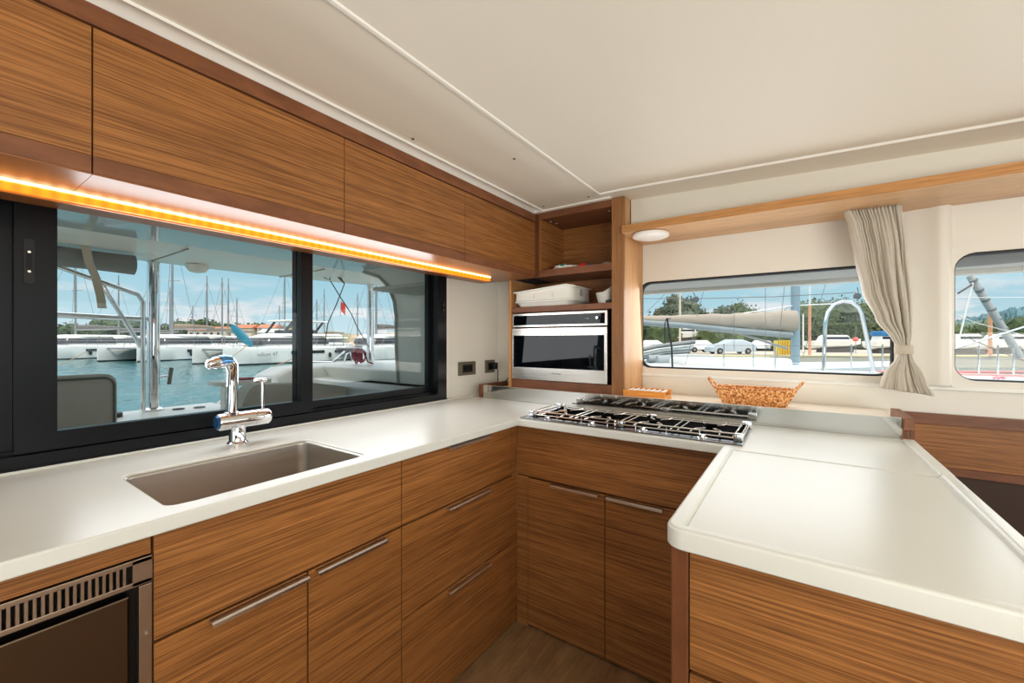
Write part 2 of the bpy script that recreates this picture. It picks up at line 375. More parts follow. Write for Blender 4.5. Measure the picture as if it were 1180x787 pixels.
# tap
tp = thing('kitchen_tap', 'chrome mixer tap with an upright spout and side lever behind the sink', 'tap', (-1.497, .60, .914))
obj('base', lathe(nb(), [(.030, 0), (.030, .006), (.026, .010), (.024, .014), (.024, .062), (.018, .066)], (-1.497, .603, .914)), chrome, tp, smooth=True)
by = obj('mixer_body', lathe(nb(), [(.014, .545), (.0245, .548), (.026, .552), (.026, .650), (.024, .651), (.024, .653), (.0262, .654), (.0262, .694), (.022, .700)], (-1.497, 0, .992), 'Y', 32), chrome, tp, smooth=True)
obj('blue_cap', lathe(nb(), [(.0, .5415), (.019, .542), (.022, .545), (.022, .549)], (-1.497, 0, .992), 'Y', 24), mat('blue_cap', (30, 76, 120), .2, metal=.4), by, smooth=True)
obj('lever', tube(nb(), [(-1.497, .679, 1.013), (-1.497, .679, 1.10), (-1.497, .678, 1.112)], [.0058, .0052, .0052], 12), chrome, tp, smooth=True)
obj('lever_grip', B(-1.508, -1.486, .655, .690, 1.108, 1.122, bev=.004), chrome, tp, smooth=True)
sp = obj('spout', tube(nb(), [(-1.497, .586, 1.01), (-1.497, .587, 1.05), (-1.497, .588, 1.10), (-1.497, .589, 1.15), (-1.496, .587, 1.168), (-1.494, .578, 1.180), (-1.491, .566, 1.184), (-1.487, .548, 1.182)], [.0165, .0160, .0155, .0155, .0175, .0185, .0185, .0185], 20), chrome, tp, smooth=60)
obj('spout_collar', lathe(nb(), [(.021, 0), (.021, .008), (.017, .010)], (-1.497, .586, 1.012)), chrome, tp, smooth=True)
obj('spray_head', tube(nb(), [(-1.487, .549, 1.182), (-1.484, .536, 1.180), (-1.482, .528, 1.178), (-1.480, .518, 1.176), (-1.479, .512, 1.175)], [.0188, .0188, .0150, .0150, .009], 20), chrome, sp, smooth=50)
obj('blue_sleeve', tube(nb(), [(-1.4945, .580, 1.183), (-1.490, .560, 1.185), (-1.4862, .545, 1.183)], [.0188, .0193, .0193], 20, caps=False), mat('blue_film', (90, 150, 205), .12, metal=.6), sp, smooth=50)

# ------------------------------------------------------------------ base cabinets, left run
FX = -1.035
def hbarY(y0, y1, z, parent):
    bm = nb(); extr = [(FX, z+.004), (FX+.020, z+.004), (FX+.024, z+.001), (FX+.024, z-.006), (FX+.0215, z-.006), (FX+.0205, z+.0005), (FX, z+.0005)]
    loft(bm, [[(x, y, zz) for x, zz in extr] for y in (y0, y1)]); return obj('handle', bm, handlem, parent)
def hbarX(x0, x1, z, parent, FY=1.535):
    bm = nb(); extr = [(FY, z+.004), (FY-.020, z+.004), (FY-.024, z+.001), (FY-.024, z-.006), (FY-.0215, z-.006), (FY-.0205, z+.0005), (FY, z+.0005)]
    loft(bm, [[(x, y, zz) for y, zz in extr] for x in (x0, x1)]); return obj('handle', bm, handlem, parent)
G = .0022
sc_ = thing('sink_cabinet', 'wooden base cabinet under the sink with two handled doors', 'cabinet', (-1.3, .57, 0))
obj('carcass', B(-1.60, FX-.020, .270, .882, .02, .70), dark, sc_)
obj('fascia_panel', B(FX-.019, FX, .268+G, .884-G, .664, .880, bev=.0008), oakY, sc_)
d = obj('door', B(FX-.019, FX, .268+G, .579-G, .012, .6575, bev=.0008), oakY, sc_); hbarY(.361, .572, .652, d)
d = obj('door', B(FX-.019, FX, .579+G, .884-G, .012, .6575, bev=.0008), oakY, sc_); hbarY(.596, .812, .652, d)
dc = thing('drawer_cabinet', 'wooden cabinet of three deep drawers in the inside corner', 'cabinet', (-1.3, 1.2, 0))
obj('carcass', B(-1.60, FX-.020, .886, 1.53, .02, .880), dark, dc)
for z0, z1, hz in ((.664, .874, .868), (.367, .658, .650), (.012, .361, .353)):
    d = obj('drawer', B(FX-.019, FX, .884+G, 1.494, z0, z1, bev=.0008), oakY, dc); hbarY(1.084, 1.324, hz, d)
obj('filler_strip', B(FX-.019, FX, 1.4975, 1.5345, .012, .880), oakY, dc)

# front-opening fridge
fr = thing('fridge', 'dark steel fridge with a slotted vent built into the left cabinets', 'fridge', (-1.3, 0, .05))
obj('body', B(-1.60, FX-.025, -.30, .262, .05, .83), dark, fr)
bm = nb(); box(bm, FX-.02, FX+.004, -.30, .267, .826, .835, bev=.001); box(bm, FX-.02, FX+.004, -.30, .267, .784, .793, bev=.001)
box(bm, FX-.02, FX+.004, .238, .267, .786, .833); y = .236
while y > -.30:
    y -= .0092; box(bm, FX-.018, FX+.003, y-.0021, y+.0021, .790, .830)
obj('vent_grille', bm, ventm, fr)
obj('vent_backing', B(FX-.024, FX-.018, -.30, .24, .788, .832), dark, fr)
obj('side_frame', B(FX-.02, FX+.004, .247, .267, .02, .782, bev=.001), ventm, fr)
obj('frame_screw', lathe(nb(), [(.004, .004), (.003, .0062), (0, .0062)], (FX, .258, .690), 'X', 14), chrome, fr)
obj('door', B(FX-.02, FX+.006, -.30, .233, .03, .772, bev=.003), fridgem, fr)
tag(obj('filler_panel', B(FX-.019, FX, -.75, .268-G, .838, .880, bev=.0008), oakY), 'narrow oak strip above the fridge vent under the worktop', 'trim panel')

# ------------------------------------------------------------------ hob cabinet
FY = 1.535
hc = thing('hob_cabinet', 'wooden cabinet below the gas hob with two tall doors', 'cabinet', (-.6, 1.7, 0))
obj('carcass', B(-.98, -.192, FY+.020, 1.90, .02, .880), dark, hc)
obj('fascia_panel', B(FX+.0005, -.19, FY, FY+.019, .656, .880, bev=.0008), oakX, hc)
obj('corner_post', B(FX+.0005, -.979, FY, FY+.019, .0, .653, bev=.0008), oakX, hc)
d = obj('door', B(-.977, -.6245-G/2, FY, FY+.019, .012, .6495, bev=.0008), oakX, hc); hbarX(-.855, -.645, .645, d)
d = obj('door', B(-.6245+G, -.272, FY, FY+.019, .012, .6495, bev=.0008), oakX, hc); hbarX(-.612, -.401, .645, d)
obj('side_post', B(-.270, -.19, FY, FY+.019, .012, .6495, bev=.0008), oakX, hc)

# ------------------------------------------------------------------ peninsula cabinet
PY = .790
pc = thing('peninsula_cabinet', 'free-standing oak cabinet with a brown corner post carrying the square worktop', 'cabinet', (.05, 1.1, 0))
obj('body', B(-.19, .30, PY+.022, 1.53, .0, .884), brnZ, pc)
obj('corner_post', B(-.194, -.164, PY-.002, PY+.03, .0, .884, bev=.003), brnZ, pc)
obj('side_panel', B(-.193, -.186, PY+.031, 1.53, .0, .884), oakY, pc)
obj('drawer', B(-.162, .30, PY, PY+.019, .664, .880, bev=.0008), oakX, pc)
obj('drawer', B(-.162, .30, PY, PY+.019, .012, .656, bev=.0008), oakX, pc)

# ------------------------------------------------------------------ gas hob
hb = thing('gas_hob', 'long four-burner steel gas hob with wire pan supports set in the worktop', 'hob', (-.57, 1.65, .914))
obj('tray', B(-.995, -.150, 1.497, 1.818, .9142, .9185, bev=.0015), brushed('hob_steel', (120, 122, 126), .2, 'X'), hb)
obj('burner_well', plate(nb(), rrect(-.958, -.168, 1.548, 1.805, .02), [], XY, .9186, .9205), hob, hb)
BX = (-.87, -.67, -.47, -.27)
for i, x in enumerate(BX):
    b = obj('burner', lathe(nb(), [(.030, 0), (.030, .007), (.024, .010), (.019, .010), (.019, .013), (0, .014)], (x, 1.675 + (.02 if i % 2 else -.02), .9205), seg=20), hob, hb, smooth=True)
    obj('burner_cap', lathe(nb(), [(.020, 0), (.018, .003), (0, .0035)], (x, 1.675 + (.02 if i % 2 else -.02), .9342), seg=20), mat('brass', (150, 112, 70), .35, metal=.8) if i == 0 else hob, b)
    obj('knob', lathe(nb(), [(.017, 0), (.017, .004), (.012, .006), (.011, .013), (.009, .0145), (0, .0145)], (x-.002, 1.522, .9185), seg=20), chrome, hb, smooth=True)
z = .931; r = .0026
bm = nb()
tube(bm, [(x_, y_, .9275) for x_, y_ in rrect(-.965, -.158, 1.545, 1.800, .012, 3)], r, 6, closed=True)
tube(bm, [(-.965, 1.72, .941), (-.965, 1.545, .941), (-.158, 1.545, .941), (-.158, 1.72, .941)], r, 6)
tube(bm, [(-.962, 1.60, z), (-.160, 1.60, z)], r*.9, 6)
obj('guard_rail', bm, wiresteel, hb, smooth=True)
for i, x in enumerate(BX):
    bm = nb()
    for dx in (-.088, .088): tube(bm, [(x+dx, 1.545, z), (x+dx, 1.800, z)], r, 6)
    for dx in (-1, 1):
        # finger supports with a curled S end over the burner
        tube(bm, [(x+dx*.040, 1.800, z), (x+dx*.038, 1.748, z), (x+dx*.030, 1.728, z), (x+dx*.016, 1.718, z), (x+dx*.012, 1.708, z), (x+dx*.020, 1.700, z)], r, 6)
        tube(bm, [(x+dx*.046, 1.545, z), (x+dx*.044, 1.605, z), (x+dx*.036, 1.625, z), (x+dx*.020, 1.632, z), (x+dx*.014, 1.642, z), (x+dx*.022, 1.652, z)], r, 6)
    obj('pan_support', bm, wiresteel, hb, smooth=True)
for (x, y, sx, sy) in ((-.958, 1.552, .018, .014), (-.955, 1.798, .02, .012), (-.57, 1.546, .018, .008), (-.52, 1.802, .020, .006), (-.167, 1.552, .014, .012), (-.165, 1.798, .016, .012)):
    obj('clamp', B(x-sx, x+sx, y-sy, y+sy, .9185, .943 if abs(x+.55) > .1 or y < 1.7 else .934, bev=.004), chrome, hb, smooth=True)
for k in range(8):
    x = -.950+k*.111; obj('rail_post', tube(nb(), [(x, 1.545, .9185), (x, 1.545, .941)], .0018, 6), chrome, hb)

# ------------------------------------------------------------------ raised back shelf, mirror-polished step
rs = thing('raised_shelf', 'cream raised ledge running behind the hob up to the windows', 'shelf', (-.6, 2.0, .95))
ledge = mat('ledge_cream', (236, 226, 208), .3)
obj('top_board', B(-1.528, .283, 1.9255, 2.319, .940, .962, bev=.002), ledge, rs)
obj('front_lip', B(-1.528, .2835, 1.912, 1.925, .915, .9865, bev=.002), ledge, rs)
obj('top_board', B(.2835, .312, 2.142, 2.319, .940, .962, bev=.002), ledge, rs)
obj('plinth', B(-1.528, .312, 2.15, 2.319, .60, .9395), wallm, rs)
bs = tag(obj('steel_backsplash', B(-1.527, .283, 1.9085, 1.9118, .9145, .9865), mirror), 'long polished steel strip standing behind the hob and reflecting it', 'backsplash')
tag(obj('wooden_block', B(-1.553, -1.5285, 1.902, 2.195, .9145, .990, bev=.002), brnZ), 'small brown wooden end piece at the left of the polished steel strip', 'wooden end piece')
ec = thing('end_rail', 'brown wooden rail capping the right end of the raised ledge', 'wooden rail', (.297, 2.0, .914))
obj('rail', B(.2845, .312, 1.888, 2.141, .948, .990, bev=.003), brnY, ec)
for x in (.286, .301): obj('peg', B(x, x+.010, 1.889, 1.905, .922, .948), brnZ, ec)

# ------------------------------------------------------------------ corner cabinet with oven
CY = 2.014
cc = thing('oven_cabinet', 'tall oak corner cabinet with two open shelves above a built-in oven', 'cabinet', (-1.1, 2.15, .988))
obj('side_panel', B(-1.42, -1.3975, CY, 2.30, .9625, 1.604, bev=.001), oakZ, cc)
obj('stile', B(-.782, -.7195, CY, CY+.02, .9625, 1.965, bev=.001), wood('stile_oak', 'Z', (134, 88, 50), (162, 112, 68), contrast=.7), cc)
bm = nb(); plate(bm, [(CY+.021, .9625), (2.319, .9625), (2.319, 1.80), (2.110, 1.80), (2.110, 1.966), (CY+.021, 1.966)], [], YZ, -.7200, -.7420)
obj('side_panel', bm, wood('side_oak', 'Z', (196, 146, 98), (214, 166, 118), contrast=.5, rough=.5), cc)
obj('divider', B(-1.2505, -1.2085, CY-.001, 2.29, 1.604, 1.9620, bev=.001), brnZ, cc)
obj('inner_side_panel', B(-1.2083, -1.196, CY+.003, 2.29, 1.644, 1.926), oakY, cc)
obj('bottom_rail', B(-1.3970, -.7825, CY+.002, CY+.03, .9625, 1.022), brnX, cc)
obj('shelf', B(-1.3970, -.7825, CY+.002, 2.285, 1.410, 1.441, bev=.001), brnX, cc)
obj('shelf', B(-1.2075, -.7825, CY, 2.285, 1.605, 1.643, bev=.001), brnX, cc)
obj('shelf', B(-1.397, -1.2090, CY+.03, 2.285, 1.605, 1.640), dark, cc)
obj('top_board', B(-1.2075, -.7825, CY, 2.285, 1.926, 1.962, bev=.001), brnX, cc)
obj('back_panel', B(-1.397, -.745, 2.286, 2.30, .99, 1.964), oakX, cc)
for x, y in ((-1.17, 2.08), (-1.16, 2.13), (-.82, 2.08)): obj('fixing_screw', lathe(nb(), [(.006, -.0005), (.005, -.004), (0, -.004)], (x, y, 1.926), seg=12), chrome, cc)

ov = thing('built_in_oven', 'brushed steel built-in oven with dark glass door below the white trays', 'oven', (-1.1, 2.1, 1.022))
obj('body', B(-1.388, -.812, CY+.03, 2.27, 1.026, 1.398), dark, ov)
OY = CY+.004
cp = obj('control_panel', B(-1.394, -.806, OY, OY+.024, 1.325, 1.404, bev=.002), steelX, ov)
obj('display_glass', B(-1.383, -.820, OY-.0012, OY-.0002, 1.336, 1.391), ovenglass, cp)
dr = obj('door', B(-1.394, -.806, OY-.004, OY+.024, 1.0245, 1.319, bev=.002), steelX, ov)
obj('door_glass', B(-1.381, -.822, OY-.0052, OY-.0042, 1.094, 1.277), ovenglass, dr)
text('maker_mark', 'Whirlpool', .014, mat('mark_ink', (70, 66, 62), .4), dr, Matrix.Translation((-1.10, OY-.0045, 1.066)) @ Matrix.Rotation(R(90), 4, 'X'))
text('display_digits', '12:40', .012, mat('lcd', (150, 160, 165), .4), cp, Matrix.Translation((-.92, OY-.0016, 1.364)) @ Matrix.Rotation(R(90), 4, 'X'))
bm = nb(); lathe(bm, [(.008, 0), (.008, -.012), (.006, -.014), (0, -.014)], (-.858, OY-.001, 1.366), 'Y', 16); obj('knob', bm, chrome, ov, smooth=True)

# white trays stacked on the middle shelf
plast = mat('white_plastic', (232, 229, 220), .38)
def tray(name, label, x0, x1, y0, y1, z0, z1, g, wave=0):
    t = thing(name, label, 'tray', ((x0+x1)/2, (y0+y1)/2, z0), 'white plastic trays on the shelf')
    def ringz(gx, zz, wv=0, r=.045):
        return [(a, b, zz+(wv*(math.exp(-((a-(x1-.06))/.09)**2)-.35*math.exp(-((a-(x0+.12))/.1)**2)) if wv else 0)) for a, b in rrect(x0-gx, x1+gx, y0-gx, y1+gx, r, 6)]
    bm = nb()
    secs = [ringz(-g, z0), ringz(-g+.004, z0+.004), ringz(-.006, z1-.010, wave), ringz(0, z1-.006, wave), ringz(.008, z1-.006, wave), ringz(.009, z1, wave), ringz(-.003, z1, wave), ringz(-g-.004, z0+.006)]
    loft(bm, secs); obj('shell', bm, plast, t, smooth=45)
    return t
t1 = tray('storage_tray', 'white plastic tray under another tray on the shelf above the oven', -1.378, -1.005, 2.012, 2.265, 1.4415, 1.472, .018)
t2 = tray('storage_tray', 'white rounded plastic tray, upper of the stacked pair above the oven', -1.386, -.998, 2.006, 2.268, 1.4725, 1.532, .006, .022)
for x in (-1.35, -1.24, -1.12): obj('rib', B(x-.002, x+.002, 2.0025, 2.008, 1.484, 1.510, bev=.001), plast, t2)
obj('clip', B(-.9995, -.990, 2.10, 2.118, 1.495, 1.530, bev=.002), mat('grey_clip', (150, 146, 138), .5), t2)
# scoop-like white container right of the trays
sc2 = thing('scoop', 'small white plastic scoop with a raised back, right of the stacked trays', 'scoop', (-.84, 2.1, 1.4415))
bm = nb(); secs = []
for k in range(9):
    t = k/8; rr = .040+.014*t
    secs.append([(-.838+rr*math.cos(a), 2.085+rr*1.15*math.sin(a), 1.4415+t*(.055+.038*max(0, math.cos(a))**1.5)) for a in [2*math.pi*j/24 for j in range(24)]])
for k in range(8, 0, -1):
    t = k/8; rr = .036+.014*t
    secs.append([(-.838+rr*math.cos(a), 2.085+rr*1.15*math.sin(a), 1.445+t*(.054+.038*max(0, math.cos(a))**1.5)) for a in [2*math.pi*j/24 for j in range(24)]])
loft(bm, secs); obj('bowl', bm, mat('scoop_plastic', (196, 192, 184), .45), sc2, smooth=50)
obj('foot', lathe(nb(), [(.02, 0), (.02, .012), (.014, .016)], (-.808, 2.05, 1.4415), seg=16), rubber, sc2)
# little bundle of cloths and packets on the top shelf
def crumple(name, label, c, sx, sy, sz, rgb, seed, group=None, rot=0):
    bm = nb(); bmesh.ops.create_icosphere(bm, subdivisions=4, radius=1)
    for v in bm.verts:
        n = noise.noise(v.co*1.7+Vector((seed, 0, 0)))*.45+noise.noise(v.co*4+Vector((0, seed, 0)))*.22
        p = v.co*(1+n); a = R(rot); x, y = p.x*sx, p.y*sy
        v.co = Vector((c[0]+x*math.cos(a)-y*math.sin(a), c[1]+x*math.sin(a)+y*math.cos(a), max(c[2], c[2]+(p.z*.6+.4)*sz)))
    return tag(obj(name, bm, mat(name+str(seed), rgb, .7), smooth=60), label, 'cloth' if 'cloth' in name else 'packet')
crumple('folded_cloth', 'crumpled white cloth lying in the middle of the top open shelf', (-1.075, 2.065, 1.6435), .085, .030, .020, (226, 222, 212), 3, rot=4)
crumple('folded_cloth', 'dark red cloth at the left end of the top open shelf', (-1.140, 2.085, 1.6435), .034, .040, .020, (110, 18, 20), 8)
crumple('small_packet', 'small teal packet lying on the white cloth on the top shelf', (-1.085, 2.055, 1.6560), .026, .018, .014, (24, 130, 122), 5)
crumple('small_packet', 'bright red packet at the right of the crumpled white cloth', (-.965, 2.07, 1.6435), .022, .022, .020, (200, 26, 28), 12)
crumple('small_packet', 'long blue packet behind the bright red packet on the top shelf', (-.95, 2.13, 1.6435), .060, .020, .026, (36, 92, 140), 16, rot=-6)
crumple('small_packet', 'navy packet leaning behind the white cloth on the top shelf', (-1.04, 2.135, 1.6435), .050, .020, .024, (30, 58, 96), 21, rot=5)
tag(obj('glass_dish', lathe(nb(), [(.018, 0), (.026, .004), (.030, .016), (.028, .016), (.022, .006), (0, .004)], (-.835, 2.10, 1.6435)), mat('frosted_glass', (170, 165, 155), .2), smooth=True),
    'small pale dish at the right end of the top open shelf', 'dish')

# ------------------------------------------------------------------ upper cabinets
UX = -1.232
yj = []
def yat(x, X): # helper: y on plane X seen in column x
    r = (x-590)/FPX; f = X/(r*CS-SN); return f*(r*SN+CS)
Y1, Y2, Y3 = yat(106.5, UX), yat(397, UX), yat(536, UX)
for (a, b, lab) in ((-.70, Y1, 'upper oak cabinet at the far left, cut by the picture edge'), (Y1, Y2, 'wide upper oak cabinet above the left window pane'),
                    (Y2, Y3, 'mid-sized upper oak cabinet above the right window pane'), (Y3, CY-.002, 'smallest upper oak cabinet next to the open corner shelves')):
    u = thing('wall_cabinet', lab, 'cabinet', (-1.43, (a+b)/2, 1.602))
    obj('carcass', B(-1.632, UX-.019, a+.001, b-.001, 1.604, 1.955), brnY, u)
    obj('underside', B(-1.632, UX-.001, a+.0005, b-.0005, 1.6005, 1.6035), mat('glossy_underside', (150, 96, 58), .30, spec=.35), u)
    d = obj('door', B(UX-.018, UX, a+.0013, b-.0013, 1.6415, 1.9135, bev=.0008), oakY, u)
    obj('door_bottom_rail', B(UX-.018, UX-.0005, a+.0013, b-.0013, 1.604, 1.6408, bev=.0006), brnY, d)
tag(obj('cornice', B(-1.60, UX+.002, -.70, CY-.002, 1.9185, 1.9615, bev=.001), brnY), 'long brown wooden cornice between the upper cabinets and the ceiling', 'cornice')

# LED strip light under the upper cabinets
def emis(name, rgb, s, dots=None):
    m = bpy.data.materials.new(name); m.use_nodes = True; n = m.node_tree.nodes; l = m.node_tree.links; b = n['Principled BSDF']
    b.inputs['Base Color'].default_value = lin(rgb); b.inputs['Emission Color'].default_value = lin(rgb); b.inputs['Emission Strength'].default_value = s
    if dots:
        t = n.new('ShaderNodeTexCoord'); sx = n.new('ShaderNodeSeparateXYZ'); l.new(t.outputs['Object'], sx.inputs[0])
        k = n.new('ShaderNodeMath'); k.operation = 'MULTIPLY'; k.inputs[1].default_value = dots; l.new(sx.outputs['Y'], k.inputs[0])
        q = n.new('ShaderNodeMath'); q.operation = 'SINE'; l.new(k.outputs[0], q.inputs[0])
        mr = n.new('ShaderNodeMapRange'); mr.inputs['From Min'].default_value = -1; mr.inputs['To Min'].default_value = s*.75; mr.inputs['To Max'].default_value = s*1.3; l.new(q.outputs[0], mr.inputs['Value']); l.new(mr.outputs[0], b.inputs['Emission Strength'])
    return m
ls = thing('strip_light', 'glowing orange LED strip light under the upper cabinets above the window', 'light', (-1.41, .8, 1.60))
obj('profile', B(-1.434, -1.4265, -.7, 1.830, 1.574, 1.6), mat('led_profile', (200, 120, 40), .4), ls)
obj('diffuser', B(-1.4260, -1.4085, -.7, 1.828, 1.5765, 1.5945, bev=.003), emis('orange_diffuser', (245, 140, 18), .95, 2*math.pi/.028), ls)
obj('led_tape', B(-1.4150, -1.4045, -.7, 1.826, 1.5950, 1.5998), emis('led_tape', (255, 222, 160), 3.2, 2*math.pi/.028), ls)

# ------------------------------------------------------------------ sockets
outl = mat('socket_plate', (112, 108, 92), .35, metal=.3)
def socket(y0, y1, z0, z1, label, mods):
    s = thing('wall_socket', label, 'socket', (WX, (y0+y1)/2, (z0+z1)/2))
    obj('faceplate', B(WX, WX+.009, y0, y1, z0, z1, bev=.002), outl, s)
    yc = (y0+y1)/2; zc_ = (z0+z1)/2; hw = .022*mods
    obj('insert', B(WX+.0092, WX+.011, yc-hw, yc+hw, zc_-.023, zc_+.023), rubber, s)
    for k in range(mods):
        yy = yc-hw+.022+k*.044
        obj('socket_hole', lathe(nb(), [(.014, .011), (.014, .013), (.011, .013), (.011, .0112), (0, .0112)], (WX, yy, zc_), 'X', 16), black, s)
ya, yb_ = yat(527.5, WX), yat(547, WX)
socket(ya, yb_, 1.25-41.5*2.40/480, 1.25-25.5*2.40/480, 'wide grey-bronze double socket on the cream wall beside the window', 2)
yc_, yd = yat(558.5, WX), yat(569, WX)
socket(yc_, yd, 1.25-38.5*2.58/480, 1.25-23.5*2.58/480, 'small socket with a black plug in it, near the corner', 1)
pg = thing('plug', 'black plug with a cable hanging from the corner socket', 'plug', (WX+.03, yd-.02, 1.09))
obj('plug_body', B(WX+.0135, WX+.045, yd-.042, yd-.012, 1.066, 1.108, bev=.006), rubber, pg, smooth=True)
yp = yd-.027
obj('cable', tube(nb(), [(WX+.04, yp, 1.08), (WX+.052, yp, 1.06), (WX+.054, yp, 1.02), (WX+.054, yp, .965), (WX+.062, yp+.005, .925), (WX+.09, yp+.02, .919)], .003, 8), rubber, pg, smooth=True)
tag(obj('power_cable', tube(nb(), [(-1.500, 2.06, .9915), (-1.495, 2.08, .9915), (-1.470, 2.075, 1.01), (-1.440, 2.06, 1.035), (-1.424, 2.05, 1.052)], .003, 8), rubber, smooth=True), 'short black cable rising from the ledge into the oven cabinet', 'cable')

# ------------------------------------------------------------------ long shelf, lamp, curtain
soff = wood('pale_shelf_face', 'X', (206, 160, 112), (222, 178, 132), contrast=.5, rough=.28)
lsf = thing('long_shelf', 'long oak shelf above the front windows with the round lamp beneath', 'shelf', (.9, 2.15, 1.776))
obj('board', B(-.7185, 3.0, 1.9865, 2.319, 1.776, 1.809), soff, lsf)
obj('edge_band', B(-.7185, 3.0, 1.980, 1.986, 1.7755, 1.811, bev=.0015), shelfw, lsf)
cl = thing('round_lamp', 'flat round white lamp under the left end of the long shelf', 'lamp', (-.60, 2.075, 1.776))
obj('housing', lathe(nb(), [(.078, 0), (.084, -.004), (.086, -.012), (.084, -.018), (.078, -.020)], (-.605, 2.075, 1.7755), seg=48), whitef, cl, smooth=True)
obj('diffuser', lathe(nb(), [(.078, -.0195), (.070, -.0235), (.04, -.025), (0, -.025)], (-.605, 2.075, 1.7755), seg=48), mat('lamp_diffuser', (244, 244, 242), .3), cl, smooth=True)

cu = thing('curtain', 'pleated grey-beige curtain tied back between the two front windows', 'curtain', (.3, 2.2, 1.06))
fab = mat('curtain_fabric', (200, 192, 178), .85, bump=.2, bscale=900)
def interp(tab, z):
    for (za, va), (zb, vb) in zip(tab, tab[1:]):
        if za >= z >= zb:
            t = (za-z)/(za-zb); t = t*t*(3-2*t)*.5+t*.5; return va+(vb-va)*t
    return tab[-1][1]
Lt = [(1.776, .150), (1.72, .168), (1.60, .188), (1.45, .212), (1.33, .250), (1.25, .298), (1.215, .318), (1.18, .308), (1.12, .272), (1.058, .258)]
Rt = [(1.776, .322), (1.60, .338), (1.40, .350), (1.28, .352), (1.215, .346), (1.18, .356), (1.12, .384), (1.058, .412)]
bm = nb(); nu, nv = 260, 90; grid = []
for j in range(nv+1):
    z = 1.776-(1.776-1.058)*j/nv; row = []
    l_, r_ = interp(Lt, z), interp(Rt, z); tight = max(0, 1-abs(z-1.215)/.12)
    for i in range(nu+1):
        u = i/nu
        uu = u+.012*math.sin(7*u+3*z)
        ph = 2*math.pi*(17*uu+.35*math.sin(4*uu+z*3)+.55*noise.noise(Vector((u*5, z*2.2, 0))))
        amp = (.022 if z > 1.23 else .022)*1.45*(1-.66*tight)*(.65+.9*noise.noise(Vector((u*9, z*2.2, 4))))
        sp_ = math.sin(ph); cre = math.copysign(abs(sp_)**.65, sp_)+.2*math.sin(2*ph+1.2)
        top = max(0, (z-1.70)/.076)
        y = 2.195+amp*cre*(1-.3*top)+.006*top*math.sin(ph*2+2)+(.02*(u-.5))
        x = l_+(r_-l_)*u+.30*amp*math.cos(ph)
        zz = z-(.022*(u-.2) if z < 1.10 else 0)
        row.append(bm.verts.new((x, y, zz)))
    grid.append(row)
for a, b in zip(grid, grid[1:]):
    for i in range(nu): bm.faces.new((a[i], a[i+1], b[i+1], b[i]))
o = obj('fabric', bm, fab, cu, smooth=180); md = o.modifiers.new('s', 'SOLIDIFY'); md.thickness = .0012
bm = nb(); loft(bm, [[(.331+a, 2.195+b, z) for a, b in [(.026*k*math.cos(t), .026*k*math.sin(t)) for t in [2*math.pi*q/28 for q in range(28)]]] for z, k in ((1.232, 1.0), (1.228, 1.10), (1.200, 1.10), (1.196, 1.0))])
obj('tie_band', bm, mat('tie_band', (196, 186, 168), .8), cu, smooth=40)

# ------------------------------------------------------------------ things on the ledge
tw = wood('bamboo', 'X', (222, 138, 54), (240, 164, 78), contrast=.6, rough=.4)
so_ = thing('slatted_rack', 'small orange wooden rack with white bars, left of the basket', 'rack', (-.61, 2.03, .9885))
bm = nb(); box(bm, -.712, -.512, 1.984, 1.992, .9630, 1.009, bev=.001); box(bm, -.712, -.512, 2.088, 2.096, .9630, 1.012, bev=.001)
obj('frame', bm, tw, so_)
for x in (-.712, -.520): obj('end_piece', B(x, x+.008, 1.9925, 2.0875, .9630, .990), tw, so_)
for k in range(7):
    x = -.698+k*.0265; obj('bar', B(x, x+.011, 1.9925, 2.0875, 1.000, 1.009, bev=.002), whitef, so_)
# woven basket
bk = thing('woven_basket', 'shallow brown woven basket with two ear handles on the ledge below the window', 'basket', (-.165, 2.0, .9885))
bmat = bpy.data.materials.new('water_hyacinth'); bmat.use_nodes = True
n = bmat.node_tree.nodes; l = bmat.node_tree.links; b = n['Principled BSDF']; t = n.new('ShaderNodeTexCoord')
z1 = n.new('ShaderNodeTexNoise'); z1.inputs['Scale'].default_value = 110; z1.inputs['Detail'].default_value = 4; l.new(t.outputs['Object'], z1.inputs['Vector'])
rr = n.new('ShaderNodeValToRGB'); l.new(z1.outputs['Fac'], rr.inputs[0]); ee = rr.color_ramp.elements
ee[0].position = .36; ee[0].color = lin((140, 78, 34)); ee[1].position = .62; ee[1].color = lin((248, 204, 146)); q = ee.new(.48); q.color = lin((222, 148, 80))
l.new(rr.outputs[0], b.inputs['Base Color']); b.inputs['Roughness'].default_value = .6
def bask_ring(s, off, z, n_=180):
    # rounded rectangle ring scaled by s
    pts = rrect(-.145*s-off, .145*s+off, -.058*s-off, .058*s+off, .035, 12); res = []
    P_ = [Vector((a, b_, 0)) for a, b_ in pts]; P_.append(P_[0]); ln = [0]
    for a, b_ in zip(P_, P_[1:]): ln.append(ln[-1]+(b_-a).length)
    for k in range(n_):
        d = ln[-1]*k/n_; i = max(j for j in range(len(ln)) if ln[j] <= d+1e-9); i = min(i, len(P_)-2)
        t_ = (d-ln[i])/max(1e-9, ln[i+1]-ln[i]); res.append(P_[i].lerp(P_[i+1], t_))
    return res
cB = Vector((-.170, 2.125, 0))
rowsb = 5
wv = nb(); nn = 300
secs = []
